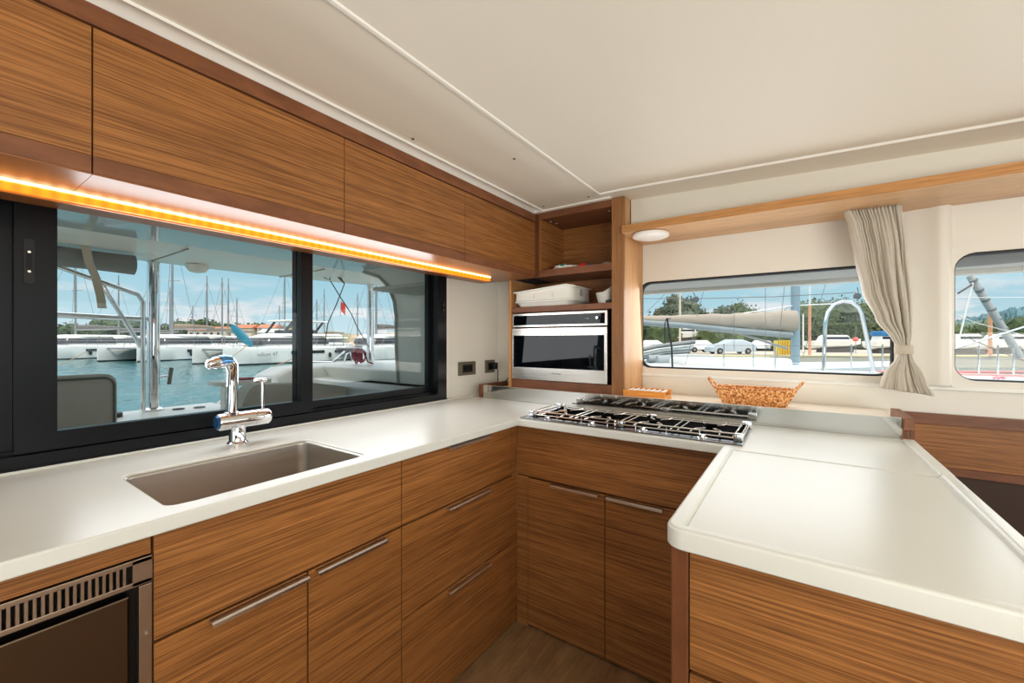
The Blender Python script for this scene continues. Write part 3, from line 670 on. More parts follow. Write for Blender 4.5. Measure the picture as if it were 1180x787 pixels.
for j in range(rowsb*6+1):
    v = j/(rowsb*6); s = .80+.26*v; z = .963+.072*v
    base = bask_ring(s, 0, z, nn); ring = []
    for k, p in enumerate(base):
        row = int(min(v*rowsb, rowsb-.001)); fr = v*rowsb-row
        ph = 2*math.pi*(k*44/nn)+row*math.pi
        d = .008*max(0, math.sin(ph+1.2*(fr-.5)))*math.sin(math.pi*fr)+.0012*noise.noise(Vector((k*.4, j*.6, 0)))
        n_ = Vector((p.x*.35, p.y, 0)).normalized(); ring.append(cB+p+n_*d+Vector((0, 0, z)))
    secs.append(ring)
loft(wv, secs, cap=False)
wv2 = [[cB+p+Vector((0, 0, z)) for p in bask_ring(s, -.005, z, nn)] for s, z in ((1.06, 1.034), (.80, .969))]
loft(wv, wv2, cap=False)
wv.faces.new([wv.verts.new(p) for p in wv2[-1]]); wv.faces.new([wv.verts.new(p) for p in secs[0]])
obj('woven_sides', wv, bmat, bk, smooth=60)
bm = nb(); rp_ = bask_ring(1.06, -.002, 0, 160)
for q_ in (0, math.pi):
    tube(bm, [cB+p+Vector((.0028*math.cos(k*.9+q_), .0028*math.cos(k*.9+q_), 1.036+.0030*math.sin(k*.9+q_))) for k, p in enumerate(rp_)], .0034, 7, closed=True)
obj('braided_rim', bm, bmat, bk, smooth=60)
for sx in (-1, 1):
    pts = []
    for k in range(15):
        a = math.pi*k/14; u = -math.cos(a); pts.append(cB+Vector((sx*(.150+.032*math.sin(a)), .038*u, 1.034+.042*math.sin(a)+.0)))
    bm = nb()
    for q_ in (0, math.pi): tube(bm, [p+Vector((.002*math.cos(k*1.5+q_), .002*math.sin(k*1.5+q_), .0)) for k, p in enumerate(pts)], .0036, 7)
    obj('ear_handle', bm, bmat, bk, smooth=60)

# ------------------------------------------------------------------ panelled locker right of the peninsula
lk = thing('side_locker', 'dark wooden locker front below the white coaming, right of the peninsula', 'locker', (1.5, 2.15, .0))
obj('top_rail', B(.313, 3.0, 2.290, 2.318, .918, .960, bev=.002), brnX, lk)
obj('front_panel', B(.313, 3.0, 2.300, 2.318, .7555, .9175), oakX, lk)
obj('lower_rail', B(.313, 3.0, 2.294, 2.318, .724, .755, bev=.002), brnX, lk)
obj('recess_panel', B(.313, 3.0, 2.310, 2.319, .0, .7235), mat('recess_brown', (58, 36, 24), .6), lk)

# ------------------------------------------------------------------ OUTSIDE: water, quay, hills
def far_mat(name, rgb, rough=.7, **k): return mat(name, rgb, rough, **k)
SEA = -1.1
wm = bpy.data.materials.new('harbour_water'); wm.use_nodes = True
n = wm.node_tree.nodes; l = wm.node_tree.links; b = n['Principled BSDF']
b.inputs['Base Color'].default_value = lin((44, 100, 100)); b.inputs['Roughness'].default_value = .08; b.inputs['Specular IOR Level'].default_value = .5
t = n.new('ShaderNodeTexCoord'); mp = n.new('ShaderNodeMapping'); mp.inputs['Scale'].default_value = (.9, 1.6, 1); mp.inputs['Rotation'].default_value = (0, 0, -.6); l.new(t.outputs['Object'], mp.inputs[0])
z = n.new('ShaderNodeTexNoise'); z.inputs['Scale'].default_value = 2.0; z.inputs['Detail'].default_value = 5; l.new(mp.outputs[0], z.inputs['Vector'])
bp = n.new('ShaderNodeBump'); bp.inputs['Strength'].default_value = .6; bp.inputs['Distance'].default_value = .12; l.new(z.outputs['Fac'], bp.inputs['Height']); l.new(bp.outputs[0], b.inputs['Normal'])
bm = nb(); rows = []
us = [-1500, -400, -150]+[-75+.30*k for k in range(235)]+[900]; vs_ = [-900, -60, -6]+[-4+.34*k for k in range(170)]+[62, 120, 400, 1600]
for v in vs_:
    row = []
    for u in us:
        hh = 0
        if -75 <= u <= -5 and -4 <= v <= 54:
            q = Vector((u*.9+v*.4, v*1.3-u*.3, 0)); hh = .055*noise.noise(q*.8)+.035*noise.noise(q*1.9)+.016*noise.noise(q*3.4+Vector((9, 0, 0)))
        row.append(bm.verts.new((u, v, SEA+hh)))
    rows.append(row)
for a, b in zip(rows, rows[1:]):
    for k in range(len(us)-1): bm.faces.new((a[k], a[k+1], b[k+1], b[k]))
sea = obj('sea_water', bm, wm, smooth=180); tag(sea, 'rippled teal harbour water between this yacht and the moored boats', 'water', kind='stuff')

leaf_d = far_mat('foliage_dark', (62, 80, 42), .8, var=.45, vscale=1.2)
leaf_g = far_mat('foliage_olive', (86, 98, 60), .8, var=.4, vscale=1.5)
leaf_p = far_mat('foliage_grey', (92, 100, 80), .8, var=.35, vscale=1.5)
trunkm = far_mat('bark', (92, 74, 58), .9)
# rocky wooded hill beyond the left harbour
def ridge(name, x0, x1, f, h_fn, depth, m, label, steps=160):
    bm = nb(); rows = []
    for j in range(7):
        row = []
        for i in range(steps+1):
            x = x0+(x1-x0)*i/steps; t = j/6; ff = f+depth*t
            hh = h_fn(x)*math.sin(math.pi*min(1, .18+t*.62))+noise.noise(Vector((x*.35, j*1.7, 3)))*h_fn(x)*.14
            row.append(bm.verts.new(P(x, ff, -.9 if j == 0 else hh)))
        rows.append(row)
    for a, b in zip(rows, rows[1:]):
        for i in range(steps): bm.faces.new((a[i], a[i+1], b[i+1], b[i]))
    return tag(obj(name, bm, m), kind='structure')
hillm = bpy.data.materials.new('hill_scrub'); hillm.use_nodes = True
n = hillm.node_tree.nodes; l = hillm.node_tree.links; b = n['Principled BSDF']; t = n.new('ShaderNodeTexCoord')
z = n.new('ShaderNodeTexNoise'); z.inputs['Scale'].default_value = .12; z.inputs['Detail'].default_value = 8; l.new(t.outputs['Object'], z.inputs['Vector'])
r_ = n.new('ShaderNodeValToRGB'); l.new(z.outputs['Fac'], r_.inputs[0]); e = r_.color_ramp.elements
e[0].position = .40; e[0].color = lin((74, 92, 52)); e[1].position = .62; e[1].color = lin((190, 160, 128)); q = e.new(.5); q.color = lin((120, 118, 78))
l.new(r_.outputs[0], b.inputs['Base Color']); b.inputs['Roughness'].default_value = .9
ridge('hill', -260, 560, 170, lambda x: 4.6+1.4*noise.noise(Vector((x*.013, 2, 0)))+.8*noise.noise(Vector((x*.05, 7, 0))), 60, hillm, '')
mtn = far_mat('mountain_haze_blue', (88, 122, 128), .95, var=.15, vscale=.01)  # blue-green base colour has the distance haze painted in
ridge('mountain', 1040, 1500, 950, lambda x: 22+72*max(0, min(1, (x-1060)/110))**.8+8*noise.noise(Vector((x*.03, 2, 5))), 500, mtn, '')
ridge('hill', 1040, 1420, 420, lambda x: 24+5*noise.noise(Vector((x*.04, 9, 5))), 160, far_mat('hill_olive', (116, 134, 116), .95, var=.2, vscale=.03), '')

def tree(name, label, x, f, h, wd, m, z0=-.2, n_leaf=1500, seed=1, group=None, columns=0, lf=.22):
    rnd = random.Random(seed); c = P(x, f, z0)
    t = thing(name, label, 'tree', c, group)
    blobs = []
    for k in range(7):
        blobs.append((rnd.uniform(-.34, .34)*wd, rnd.uniform(-.3, .3)*wd, h*(.45+.38*rnd.random()), wd*rnd.uniform(.2, .34)))
    blobs.append((0, 0, h*.62, wd*.38)); blobs.append((rnd.uniform(-.1, .1)*wd, 0, h*.86, wd*.22))
    bm = nb()
    for (bx_, by_, bz, br) in blobs:
        mtx = Matrix.Translation(c+Vector((bx_, by_, bz)))
        g = bmesh.ops.create_icosphere(bm, subdivisions=2, radius=br*.72, matrix=mtx)
        for v in g['verts']:
            d = v.co-mtx.translation; v.co = mtx.translation+d*(1+.5*noise.noise(v.co*1.1))
    for k in range(n_leaf):
        bx_, by_, bz, br = blobs[rnd.randrange(len(blobs))]
        d = Vector((rnd.gauss(0, 1), rnd.gauss(0, 1), rnd.gauss(0, .9))).normalized()*br*rnd.uniform(.66, 1.12)
        p = c+Vector((bx_, by_, bz))+d; s = lf*rnd.uniform(.5, 1.2)
        a = Vector((rnd.gauss(0, 1), rnd.gauss(0, 1), rnd.gauss(0, 1))).normalized(); b2 = a.orthogonal().normalized()
        bm.faces.new([bm.verts.new(p+a*s), bm.verts.new(p+b2*s*.6), bm.verts.new(p-a*s), bm.verts.new(p-b2*s*.6)])
    obj('crown', bm, m, t)
    obj('trunk', tube(nb(), [c, c+Vector((.1, 0, h*.3)), c+Vector((0, .1, h*.62))], [wd*.045, wd*.035, wd*.02], 8), trunkm, t)
    return t

# trees on the left hill
for i, (x, top, f, wd) in enumerate(((70, 377, 150, 9), (96, 376, 152, 10), (128, 371, 155, 13), (150, 369, 150, 13), (192, 375, 160, 10), (206, 372, 155, 11), (222, 372, 155, 12), (238, 371, 158, 12), (262, 374, 158, 9), (276, 375, 150, 9), (292, 376, 160, 10), (308, 378, 156, 8), (322, 378, 158, 9), (338, 378, 150, 8))):
    zt = EYE+(392-top)*f/480; 
    tree('pine_tree', 'dark green tree on the hill beyond the harbour, %s' % ['at the left edge of the window', 'above the leftmost yachts', 'left of the steel post', 'just left of the steel roof post', 'right of the steel roof post', 'left of the tall paired masts', 'between the two tall masts', 'behind the right of the paired masts', 'left of the turquoise board', 'behind the turquoise board', 'right of the turquoise board', 'left of the roofed building gap', 'near the window mullion', 'hard against the window mullion'][i], x, f, zt-.5+1, wd, leaf_d, z0=.5-1, n_leaf=260, seed=i+20, group='trees on the hill beyond the harbour', lf=.55)
# houses on the hill
for i, (x, f, w_, h_, z0, rgb) in enumerate(((246, 150, 14, 2.6, 2.2, (214, 196, 172)), (284, 146, 7, 2.4, 3.0, (226, 206, 180)), (312, 148, 6, 2.2, 3.4, (222, 214, 200)), (330, 144, 16, 3.0, .8, (232, 228, 218)))):
    c = P(x, f, z0); hs = thing('hillside_house', ['long stone house with a red roof on the hill', 'small house with a red roof behind the turquoise board', 'small house with a red roof right of the turquoise board', 'long white building on the hill by the window mullion'][i], 'house', c)
    m4 = Matrix.Translation(c) @ Matrix.Rotation(YAW, 4, 'Z')
    bm = B(-w_/2, w_/2, -3, 3, -3, h_); bm.transform(m4); obj('walls', bm, far_mat('house_wall', rgb, .8), hs)
    bm = nb(); loft(bm, [[(x_, -3.4, h_), (x_, 0, h_+1.3), (x_, 3.4, h_)] for x_ in (-w_/2-.3, w_/2+.3)]); bm.transform(m4)
    obj('roof', bm, far_mat('terracotta_roof', (196, 118, 84) if i < 3 else (206, 200, 190), .85), hs)
    for k in range(int(w_//2.4)):
        bm = B(-w_/2+.8+k*2.4, -w_/2+1.7+k*2.4, -3.05, -2.99, .7, 1.8); bm.transform(m4); obj('window', bm, far_mat('house_window', (70, 74, 78), .3), hs)

# ------------------------------------------------------------------ moored yachts
hullm = far_mat('hull_white', (226, 226, 220), .3)
deckm = far_mat('deck_white', (238, 236, 230), .5)
smoke = far_mat('smoked_windows', (34, 38, 42), .15)
alu = far_mat('mast_alloy', (150, 150, 148), .4, metal=.6)
wire = far_mat('rigging_wire', (120, 118, 116), .5)
canv = far_mat('grey_sail_cover', (112, 108, 104), .85)
antif = far_mat('dark_boot_stripe', (40, 46, 52), .6)
def hull_bm(L_, w_, h_, y0, x_off=0, rake=.25):
    bm = nb(); secs = []
    for k in range(13):
        t = k/12; x = L_/2-L_*t
        hw = w_/2*(1-(1-min(1, t/.55))**2.2*.93) if t < .55 else w_/2*(1-.12*(t-.55)/.45)
        zt = h_*(1-.10*t) if t < .86 else h_*(1-.10*t-.55*((t-.86)/.14)); dr = -.35
        pr = [(0, dr), (-.45*hw, dr+.05), (-.9*hw, .15), (-hw, .75*zt), (-hw*.97, zt-.08), (-hw*.86, zt), (hw*.86, zt), (hw*.97, zt-.08), (hw, .75*zt), (.9*hw, .15), (.45*hw, dr+.05)]
        secs.append([(x, y0+a, zz) for a, zz in pr])
    return loft(bm, secs)
def catamaran(label, loc, rot, L_=13, beam=5.4, mast=17, roof='hard', bag=canv, name='catamaran', group='yachts moored across the harbour', kayak=False, text_=None, fly=False, wm_=smoke):
    t = thing(name, label, 'yacht', (0, 0, 0), group); h_ = 1.72
    for s in (-1, 1):
        hu = obj('hull', hull_bm(L_, 1.9, h_, s*beam/2), hullm, t, smooth=30)
        obj('boot_stripe', hull_bm(L_*1.001, 1.915, .13, s*beam/2), antif, hu)
        ys = s*beam/2
        for so2 in (-1, 1):
            obj('hull_window', B(-2.2, 1.6, ys+so2*.905-.06, ys+so2*.905+.06, .95, 1.28, bev=.04), wm_, hu)
            obj('hull_window', B(-4.7, -3.5, ys+so2*.90-.06, ys+so2*.90+.06, .98, 1.25, bev=.04), wm_, hu)
    obj('bridge_deck', B(-L_/2+1.1, L_/2-4.2, -beam/2, beam/2, .75, h_-.04, bev=.1), hullm, t)
    obj('trampoline', B(L_/2-4.3, L_/2-.9, -beam/2+.7, beam/2-.7, 1.40, 1.43), far_mat('net', (60, 62, 64), .9), t)
    obj('crossbeam', tube(nb(), [(L_/2-.8, -beam/2, 1.45), (L_/2-.8, beam/2, 1.45)], .10, 10), alu, t)
    def house(x0, x1, hw, z0, z1, infl, nn=18):
        bm = nb(); secs = []
        for zz, k in ((z0, 1.0), (z0+(z1-z0)*.5, .97), (z0+(z1-z0)*.85, .92), (z1, .80)):
            ring = []
            for q in range(32):
                a = 2*math.pi*q/32; ca, sa = math.cos(a), math.sin(a); e_ = .55
                ring.append(((x0+x1)/2+(x1-x0)/2*(k+infl)*math.copysign(abs(ca)**e_, ca), hw*(k+infl)*math.copysign(abs(sa)**e_, sa), zz))
            secs.append(ring)
        return loft(bm, secs)
    ch = obj('coachroof', house(-L_*.30, L_*.22, beam*.40, h_-.05, h_+1.20, 0), deckm, t, smooth=40)
    wnd = house(-L_*.30, L_*.22, beam*.40, h_+.22, h_+.98, .045); obj('window_band', wnd, wm_, ch, smooth=40)
    obj('roof', house(-L_*.44, L_*.155, beam*.42, h_+1.12, h_+1.34, 0), deckm, t, smooth=40)
    for s in (-1, 1):
        obj('roof_post', tube(nb(), [(-L_*.40, s*beam*.36, h_), (-L_*.40, s*beam*.36, h_+1.15)], .05, 8), alu, t)
        bm = nb(); tube(bm, [(L_/2-.3, s*beam/2*1.25, h_+.62), (-L_/2+1, s*beam/2*1.28, h_+.5)], .018, 5)
        for k in range(6): x = L_/2-.5-k*2.1; tube(bm, [(x, s*beam/2*1.26, h_-.1), (x, s*beam/2*1.26, h_+.62)], .018, 5)
        obj('guard_rail', bm, alu, t)
    if fly:
        fl = obj('flybridge_roof', B(-L_*.27, L_*.06, -beam*.33, beam*.33, h_+2.65, h_+2.80, bev=.06), deckm, t)
        for s in (-1, 1):
            for x0 in (-.22, .02):
                obj('strut', tube(nb(), [(L_*x0+.9, s*beam*.28, h_+1.28), (L_*x0-.2, s*beam*.30, h_+2.66)], .13, 8), smoke, fl)
        obj('fly_seat', B(-L_*.20, L_*.02, -beam*.26, beam*.26, h_+1.3, h_+1.75, bev=.08), smoke, t)
    if mast:
        mx_ = L_*.03; mo = obj('mast', tube(nb(), [(mx_, 0, h_+1.1), (mx_, 0, mast*.6), (mx_, 0, mast)], [.12, .12, .07], 8), alu, t)
        for s in (-1, 1): obj('spreader', tube(nb(), [(mx_, 0, mast*.55), (mx_-.2, s*.9, mast*.55)], .035, 6), alu, mo)
        for a in ((L_/2-.6, 0, 1.5), (mx_-1.2, beam*.48, h_), (mx_-1.2, -beam*.48, h_)):
            obj('stay', tube(nb(), [a, (mx_, 0, mast*.92)], .022, 5), wire, mo)
        bo = obj('boom', tube(nb(), [(mx_, 0, h_+2.0), (-L_*.42, 0, h_+2.25)], .12, 8), alu, t)
        obj('sail_cover', tube(nb(), [(mx_-.1, 0, h_+2.35), (-L_*.15, 0, h_+2.45), (-L_*.42, 0, h_+2.40)], [.30, .24, .14], 10), bag, bo, smooth=True)
    for k, x in enumerate((1.2, -2.8)):
        obj('fender', tube(nb(), [(x, beam/2+1.02, 1.02), (x, beam/2+1.04, .9), (x, beam/2+1.04, .6), (x, beam/2+1.02, .48)], [.05, .16, .16, .05], 10), rubber, t, smooth=True)
    t.location = loc; t.rotation_euler = (0, 0, rot)
    return t
def at(x, f): p = P(x, f, SEA); return (p.x, p.y, p.z)
def place_bow(x, f, stern, L_, beam, near=1):
    """centre of a yacht whose nearer hull's bow stands in column x at depth f, its stern along `stern`"""
    s = Vector((stern[0], stern[1], 0)).normalized(); bow = P(x, f, SEA)
    fw = -s; left = Vector((-fw.y, fw.x, 0))                       # local +y
    c = bow-fw*(L_/2)
    tow = -c; tow.z = 0
    sg = 1 if left.dot(tow) > 0 else -1
    c = c-left*sg*(beam/2)
    return (c.x, c.y, SEA), math.atan2(fw.y, fw.x)
c0, r0 = place_bow(257, 37.6, (-.09, .99), 15, 5.6)
val = catamaran('large white catamaran with a dark hull window, a flybridge and a turquoise board on deck', c0, r0, 15, 5.6, 0, fly=True)
mark = far_mat('name_lettering', (96, 100, 104), .5)
tx = text('boat_name', 'valium 47', .52, mark, None, Matrix.Rotation(R(90), 4, 'X')); tx.parent = val
tx.location = (4.05, 3.77, .98); tx.rotation_euler = (0, 0, R(180)); 
# turquoise board standing on deck
bd = thing('paddle_board', 'turquoise paddle board leaning upright on the deck of the large catamaran', 'paddle board', P(280, 39.5, .7))
a, b2 = P(290, 39.5, .72), P(267, 39.8, 2.65); bm = nb(); ax = (b2-a); side = Vector((CS, SN, 0)).cross(ax).normalized(); wdt = ax.cross(side).normalized()
secs = []
for k in range(13):
    t_ = k/12; ww = .40*math.sin(math.pi*(.06+.88*t_))**.45; c_ = a+ax*t_
    secs.append([c_+wdt*ww*u+side*v for u, v in ((-1, 0), (-.8, .06), (.8, .06), (1, 0), (.8, -.06), (-.8, -.06))])
loft(bm, secs); obj('board', bm, far_mat('turquoise', (20, 118, 140), .35), bd, smooth=True)
bm = nb(); loft(bm, [[a+ax*t_+wdt*.1*u-side*.068*s_ for u, s_ in ((-1, 1), (1, 1), (1, .9), (-1, .9))] for t_ in (.35, .7)]); obj('white_stripe', bm, white, bd)
specs = [('white catamaran whose two bows face the steel post', 158, 44.5, (-.42, .91), 13, 17.5, 1),
         ('white catamaran at the left edge of the sliding window', 40, 48, (-.42, .91), 12, 16, 2),
         ('white catamaran with a tall mast behind the turquoise board', 300, 62, (-.2, .98), 13, 15.5, 3),
         ('white catamaran with a dark window band right of the red rope', 418, 45, (-.3, .95), 13, 15, 4),
         ('second-row white catamaran between the steel post and the tap', 212, 60, (-.35, .93), 12, 12.6, 5),
         ('second-row white catamaran behind the leftmost yachts', 98, 62, (-.3, .95), 12, 13.0, 6),
         ('small distant white yacht behind the left end of the large catamaran', 240, 74, (-.2, .98), 11, 14.2, 7),
         ('distant white yacht behind the steel roof post', 150, 76, (-.3, .95), 11, 13.5, 8),
         ('distant white yacht seen past the window mullion', 356, 88, (-.1, .99), 12, 14.0, 9)]
for lab, x, f, st, L_, ms, sd in specs:
    c_, r_2 = place_bow(x, f, st, L_, 5.2); catamaran(lab, c_, r_2, L_, 5.2, ms, bag=[canv, far_mat('beige_cover', (150, 132, 112), .85)][sd % 2])
# bare masts of yachts hidden in the rows behind
for i, (x, top, f) in enumerate(((196, 331, 66), (322, 352, 78), (273, 343, 72), (256, 320, 66), (433, 330, 60), (365, 345, 70), (222, 352, 80), (412, 338, 75))):
    mh = EYE+(392-top)*f/480; c_ = P(x, f, SEA+1.6); mtg = thing('bare_mast', 'bare mast above the moored yachts, %s' % ['between the post and the paired masts', 'just left of the window mullion', 'above the turquoise board', 'the tallest over the large catamaran bow', 'behind the right-hand steel post', 'first right of the mullion', 'short one left of the paired masts', 'right of the flag'][i], 'mast', c_, 'masts rising behind the moored yachts')
    obj('spar', tube(nb(), [P(x, f, SEA-.2), P(x, f, mh*.6), P(x, f, mh)], [.13, .12, .07], 8), alu, mtg)
    for s in (-4.5, 4.5): obj('stay', tube(nb(), [P(x, f, mh*.96), P(x+s*480/f/2, f, SEA+2.3)], .02, 5), wire, mtg)
    obj('spreader', tube(nb(), [P(x-6, f, mh*.62), P(x+6, f, mh*.62)], .03, 5), alu, mtg)
fl = thing('red_flag', 'small red flag flying above the flybridge of the large catamaran', 'flag', P(394, 44, 4.4))
obj('staff', tube(nb(), [P(392, 44, 3.7), P(393, 44, 5.4)], .03, 6), alu, fl)
bm = nb(); loft(bm, [[P(393+k, 44+.12*math.sin(k), 5.35-.06*k), P(393+k, 44+.12*math.sin(k+.5), 4.35-.10*k)] for k in range(6)], cap=False, closed=False); obj('cloth', bm, far_mat('flag_red', (214, 62, 44), .7), fl)

# ------------------------------------------------------------------ this yacht's own cockpit outside the sliding window
gel = far_mat('cockpit_gelcoat', (240, 236, 226), .28)
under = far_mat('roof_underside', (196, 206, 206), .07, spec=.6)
ht = thing('cockpit_roof', 'white cockpit roof with a glossy underside seen through the sliding window', 'boat roof', (-3.5, 1.5, 2.02))
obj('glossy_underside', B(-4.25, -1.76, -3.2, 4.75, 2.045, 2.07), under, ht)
bm = nb(); secs = []
for y in (-3.2, -.5, 1.0, 2.2, 3.2, 4.0, 4.6, 4.9):
    k = max(0, (y-2.0)/2.9); o_ = .55*k*k
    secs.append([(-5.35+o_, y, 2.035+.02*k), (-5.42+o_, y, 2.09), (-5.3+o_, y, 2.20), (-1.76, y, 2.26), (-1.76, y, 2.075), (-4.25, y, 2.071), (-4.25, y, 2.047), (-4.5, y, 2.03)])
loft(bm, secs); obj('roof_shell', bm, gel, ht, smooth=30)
obj('dome_lamp', lathe(nb(), [(.10, .0), (.10, -.03), (.07, -.07), (0, -.085)], (-5.15, 1.70, 2.03), seg=20), gel, ht, smooth=True)
for y in (1.35, 2.6): obj('panel_joint', B(-5.30, -4.3, y, y+.008, 2.0265, 2.034), far_mat('joint_grey', (150, 146, 136), .7), ht)
pA = thing('roof_post', 'polished steel post with side rails holding the cockpit roof', 'post', (-5.3, 1.38, .57))
obj('column', tube(nb(), [(-5.30, 1.38, .565), (-5.30, 1.38, 2.03)], .052, 20), chrome, pA, smooth=True)
obj('column', tube(nb(), [(-5.26, 1.29, .565), (-5.26, 1.29, 1.62), (-5.25, 1.25, 1.69), (-5.25, .95, 1.80), (-5.25, .60, 1.93), (-5.25, .3, 2.03)], .020, 12), chrome, pA, smooth=True)
obj('brace', tube(nb(), [(-5.25, .98, 1.80), (-5.27, 1.28, 1.18)], .020, 12), chrome, pA, smooth=True)
obj('rail', tube(nb(), [(-5.27, 1.32, 1.455), (-5.27, -1.4, 1.52)], .026, 12), chrome, pA, smooth=True)
obj('bracket', tube(nb(), [(-5.29, 1.42, .88), (-5.28, 1.50, .89)], .010, 8), chrome, pA)
obj('cleat', tube(nb(), [(-5.28, 1.50, .80), (-5.28, 1.52, .97)], .018, 8), far_mat('cleat_grey', (120, 112, 106), .5), pA)
obj('foot', lathe(nb(), [(.085, 0), (.085, .012), (.055, .03)], (-5.30, 1.38, .555), seg=20), chrome, pA, smooth=True)
pB = thing('roof_post', 'second polished steel post by the cabin side at the right pane', 'post', (-5.0, 3.75, .92))
obj('column', tube(nb(), [(-5.02, 3.72, .915), (-5.02, 3.72, 2.05)], .050, 20), chrome, pB, smooth=True)
obj('foot', lathe(nb(), [(.085, 0), (.085, .012), (.055, .03)], (-5.02, 3.72, .912), seg=20), chrome, pB, smooth=True)
# rolled grey awning tied below the roof
rc = thing('rolled_awning', 'grey rolled-up canvas awning hanging under the left of the cockpit roof', 'awning', (-4.6, 0, 1.9))
bm = nb(); secs = []
for k in range(24):
    y = -2.2+3.36*k/23; rr_ = .082+.012*noise.noise(Vector((y*3, 0, 0)))
    secs.append([(-4.98+rr_*1.1*math.cos(a), y, 1.945-.012*max(0, y)+rr_*math.sin(a)) for a in [2*math.pi*q/18 for q in range(18)]])
loft(bm, secs); obj('canvas_roll', bm, far_mat('grey_canvas', (122, 126, 124), .8, bump=.5, bscale=14), rc, smooth=True)
bm = nb(); loft(bm, [[(x_, y, z_) for x_, y in ((-4.87, yy), (-4.86, yy+.055))] for z_, yy in ((2.03, .80), (1.9, .82), (1.78, .86), (1.62, .89), (1.52, .90))], cap=False, closed=False)
o = obj('strap', bm, far_mat('beige_strap', (206, 192, 170), .8), rc); md = o.modifiers.new('s', 'SOLIDIFY'); md.thickness = .006
# seat and side deck
dk = thing('side_deck', 'white moulded side deck below the left window pane', 'deck', (-4, .5, .5))
obj('deck_moulding', B(-5.45, -1.76, -2.6, 1.95, .36, .553, bev=.03), gel, dk)
obj('rounded_end', B(-5.45, -4.4, 1.96, 2.35, .38, .575, bev=.05), gel, dk)
obj('hull_side', B(-5.42, -1.9, -3.0, 5.6, SEA-.3, .36, bev=.02), gel, dk)
for i, (x, y) in enumerate(((-5.15, 1.54), (-5.10, 1.70))): obj('deck_fitting', lathe(nb(), [(.05, 0), (.05, .008), (.03, .010), (0, .010)], (x, y, .554), seg=16), rubber, dk)
bm = nb(); plate(bm, rrect(-5.20, -5.04, .90, 1.11, .07), [], XY, .554, .59); tag(obj('rubber_pad', bm, far_mat('pad', (48, 50, 56), .6), smooth=True), 'dark oval rubber pad lying on the white side deck', 'pad')
cushm = far_mat('seat_fabric', (208, 200, 190), .85, bump=.3, bscale=60)
st = thing('cockpit_bench', 'grey upholstered seat back behind the left window pane', 'seat', (-3.6, .5, .55))
obj('cushion', B(-4.10, -3.94, -1.2, .840, .565, 1.015, bev=.07, seg=4), cushm, st, smooth=True)
obj('piping', tube(nb(), [(-3.95, y_, z_) for y_, z_ in rrect(-1.17, .815, .59, .99, .06)], .008, 6, closed=True), far_mat('piping', (120, 118, 114), .8), st)
obj('head_roll', tube(nb(), [(-4.12, -1.1, 1.040), (-4.12, .42, 1.040), (-4.12, .56, 1.02)], [.035, .035, .01], 12), gel, st, smooth=True)
# helm-side moulding with grey cushion
hm = thing('cockpit_table', 'small white moulded table with rounded ends outside behind the tap', 'table', (-3.6, 1.7, .7))
bm = nb(); plate(bm, rrect(-4.16, -3.86, 1.42, 1.86, .09), [], XY, .872, .905); obj('table_top', bm, gel, hm, smooth=True)
obj('leg', B(-4.08, -3.94, 1.50, 1.58, .553, .872, bev=.03), gel, hm)
tag(obj('red_pouch', B(-4.10, -3.95, 1.62, 1.76, .9055, .916, bev=.006), far_mat('red_cloth', (176, 50, 62), .8)), 'flat red pouch lying on the small white cockpit table', 'pouch')
s3 = thing('cockpit_bench', 'grey rounded seat cushion behind the tap, right of the small table', 'seat', (-3.2, 1.9, .55))
bm = nb(); loft(bm, [[(x_, y_, z_) for y_, z_ in ([(1.46, .56)]+[(1.46+.14*(1-math.cos(R(a))), .56+.33*math.sin(R(a))) for a in range(10, 91, 10)]+[(2.1, .86), (2.4, .80), (2.4, .56)])] for x_ in (-3.78, -3.60)])
obj('cushion', bm, cushm, s3, smooth=50)
# white coaming and cabin side at the right
cg = thing('cockpit_coaming', 'white moulded cockpit coaming filling the lower right window pane', 'coaming', (-4, 3.2, .5))
bm = nb(); secs = []
for y, zt in ((2.22, .60), (2.36, .84), (2.52, .92), (3.0, .945), (4.0, .94), (5.4, .93)):
    secs.append([(-5.4, y, .30), (-5.42, y, zt-.03), (-5.35, y, zt), (-4.95, y, zt), (-4.86, y, zt-.04), (-4.55, y, .56), (-4.5, y, .30)])
loft(bm, secs); obj('outer_wall', bm, gel, cg, smooth=30)
obj('inner_bench', B(-4.9, -1.77, 2.45, 5.4, .36, .60, bev=.05), gel, cg)
obj('bench_step', B(-4.9, -1.77, 2.70, 5.4, .58, .80, bev=.06), gel, cg)
obj('end_block', B(-5.34, -1.77, 3.06, 5.4, .30, .932, bev=.02), gel, cg)
obj('inner_face', B(-4.95, -3.2, 2.93, 3.055, .60, .930, bev=.02), gel, cg)
cs_ = thing('cabin_side', 'tall white rounded cabin side panel at the right of the sliding window', 'cabin side', (-2.8, 3, .8))
bm = nb(); out = [(-1.77, .80), (-3.50, .80), (-3.52, 1.2), (-3.50, 1.52)]
for k in range(0, 9): a = R(180-90*k/8*1.0); out.append((-3.20-.55+.55+.30*math.cos(a)-.0, 1.55+.30*math.sin(a)))
out += [(-3.2, 2.06), (-1.77, 2.06)]
out = [(-1.77, .70), (-3.46, .70), (-3.50, 1.20), (-3.50, 1.50), (-3.53, 1.66), (-3.62, 1.82), (-3.78, 1.94), (-4.05, 2.02), (-4.05, 2.044), (-1.77, 2.044)]
plate(bm, out, [], XZ, 2.92, 3.05); obj('panel', bm, gel, cs_)
tube(bm2 := nb(), [(x_, 2.915, z_) for x_, z_ in out[1:8]], .018, 8); obj('edge_bead', bm2, far_mat('bead', (176, 178, 170), .5), cs_, smooth=True)
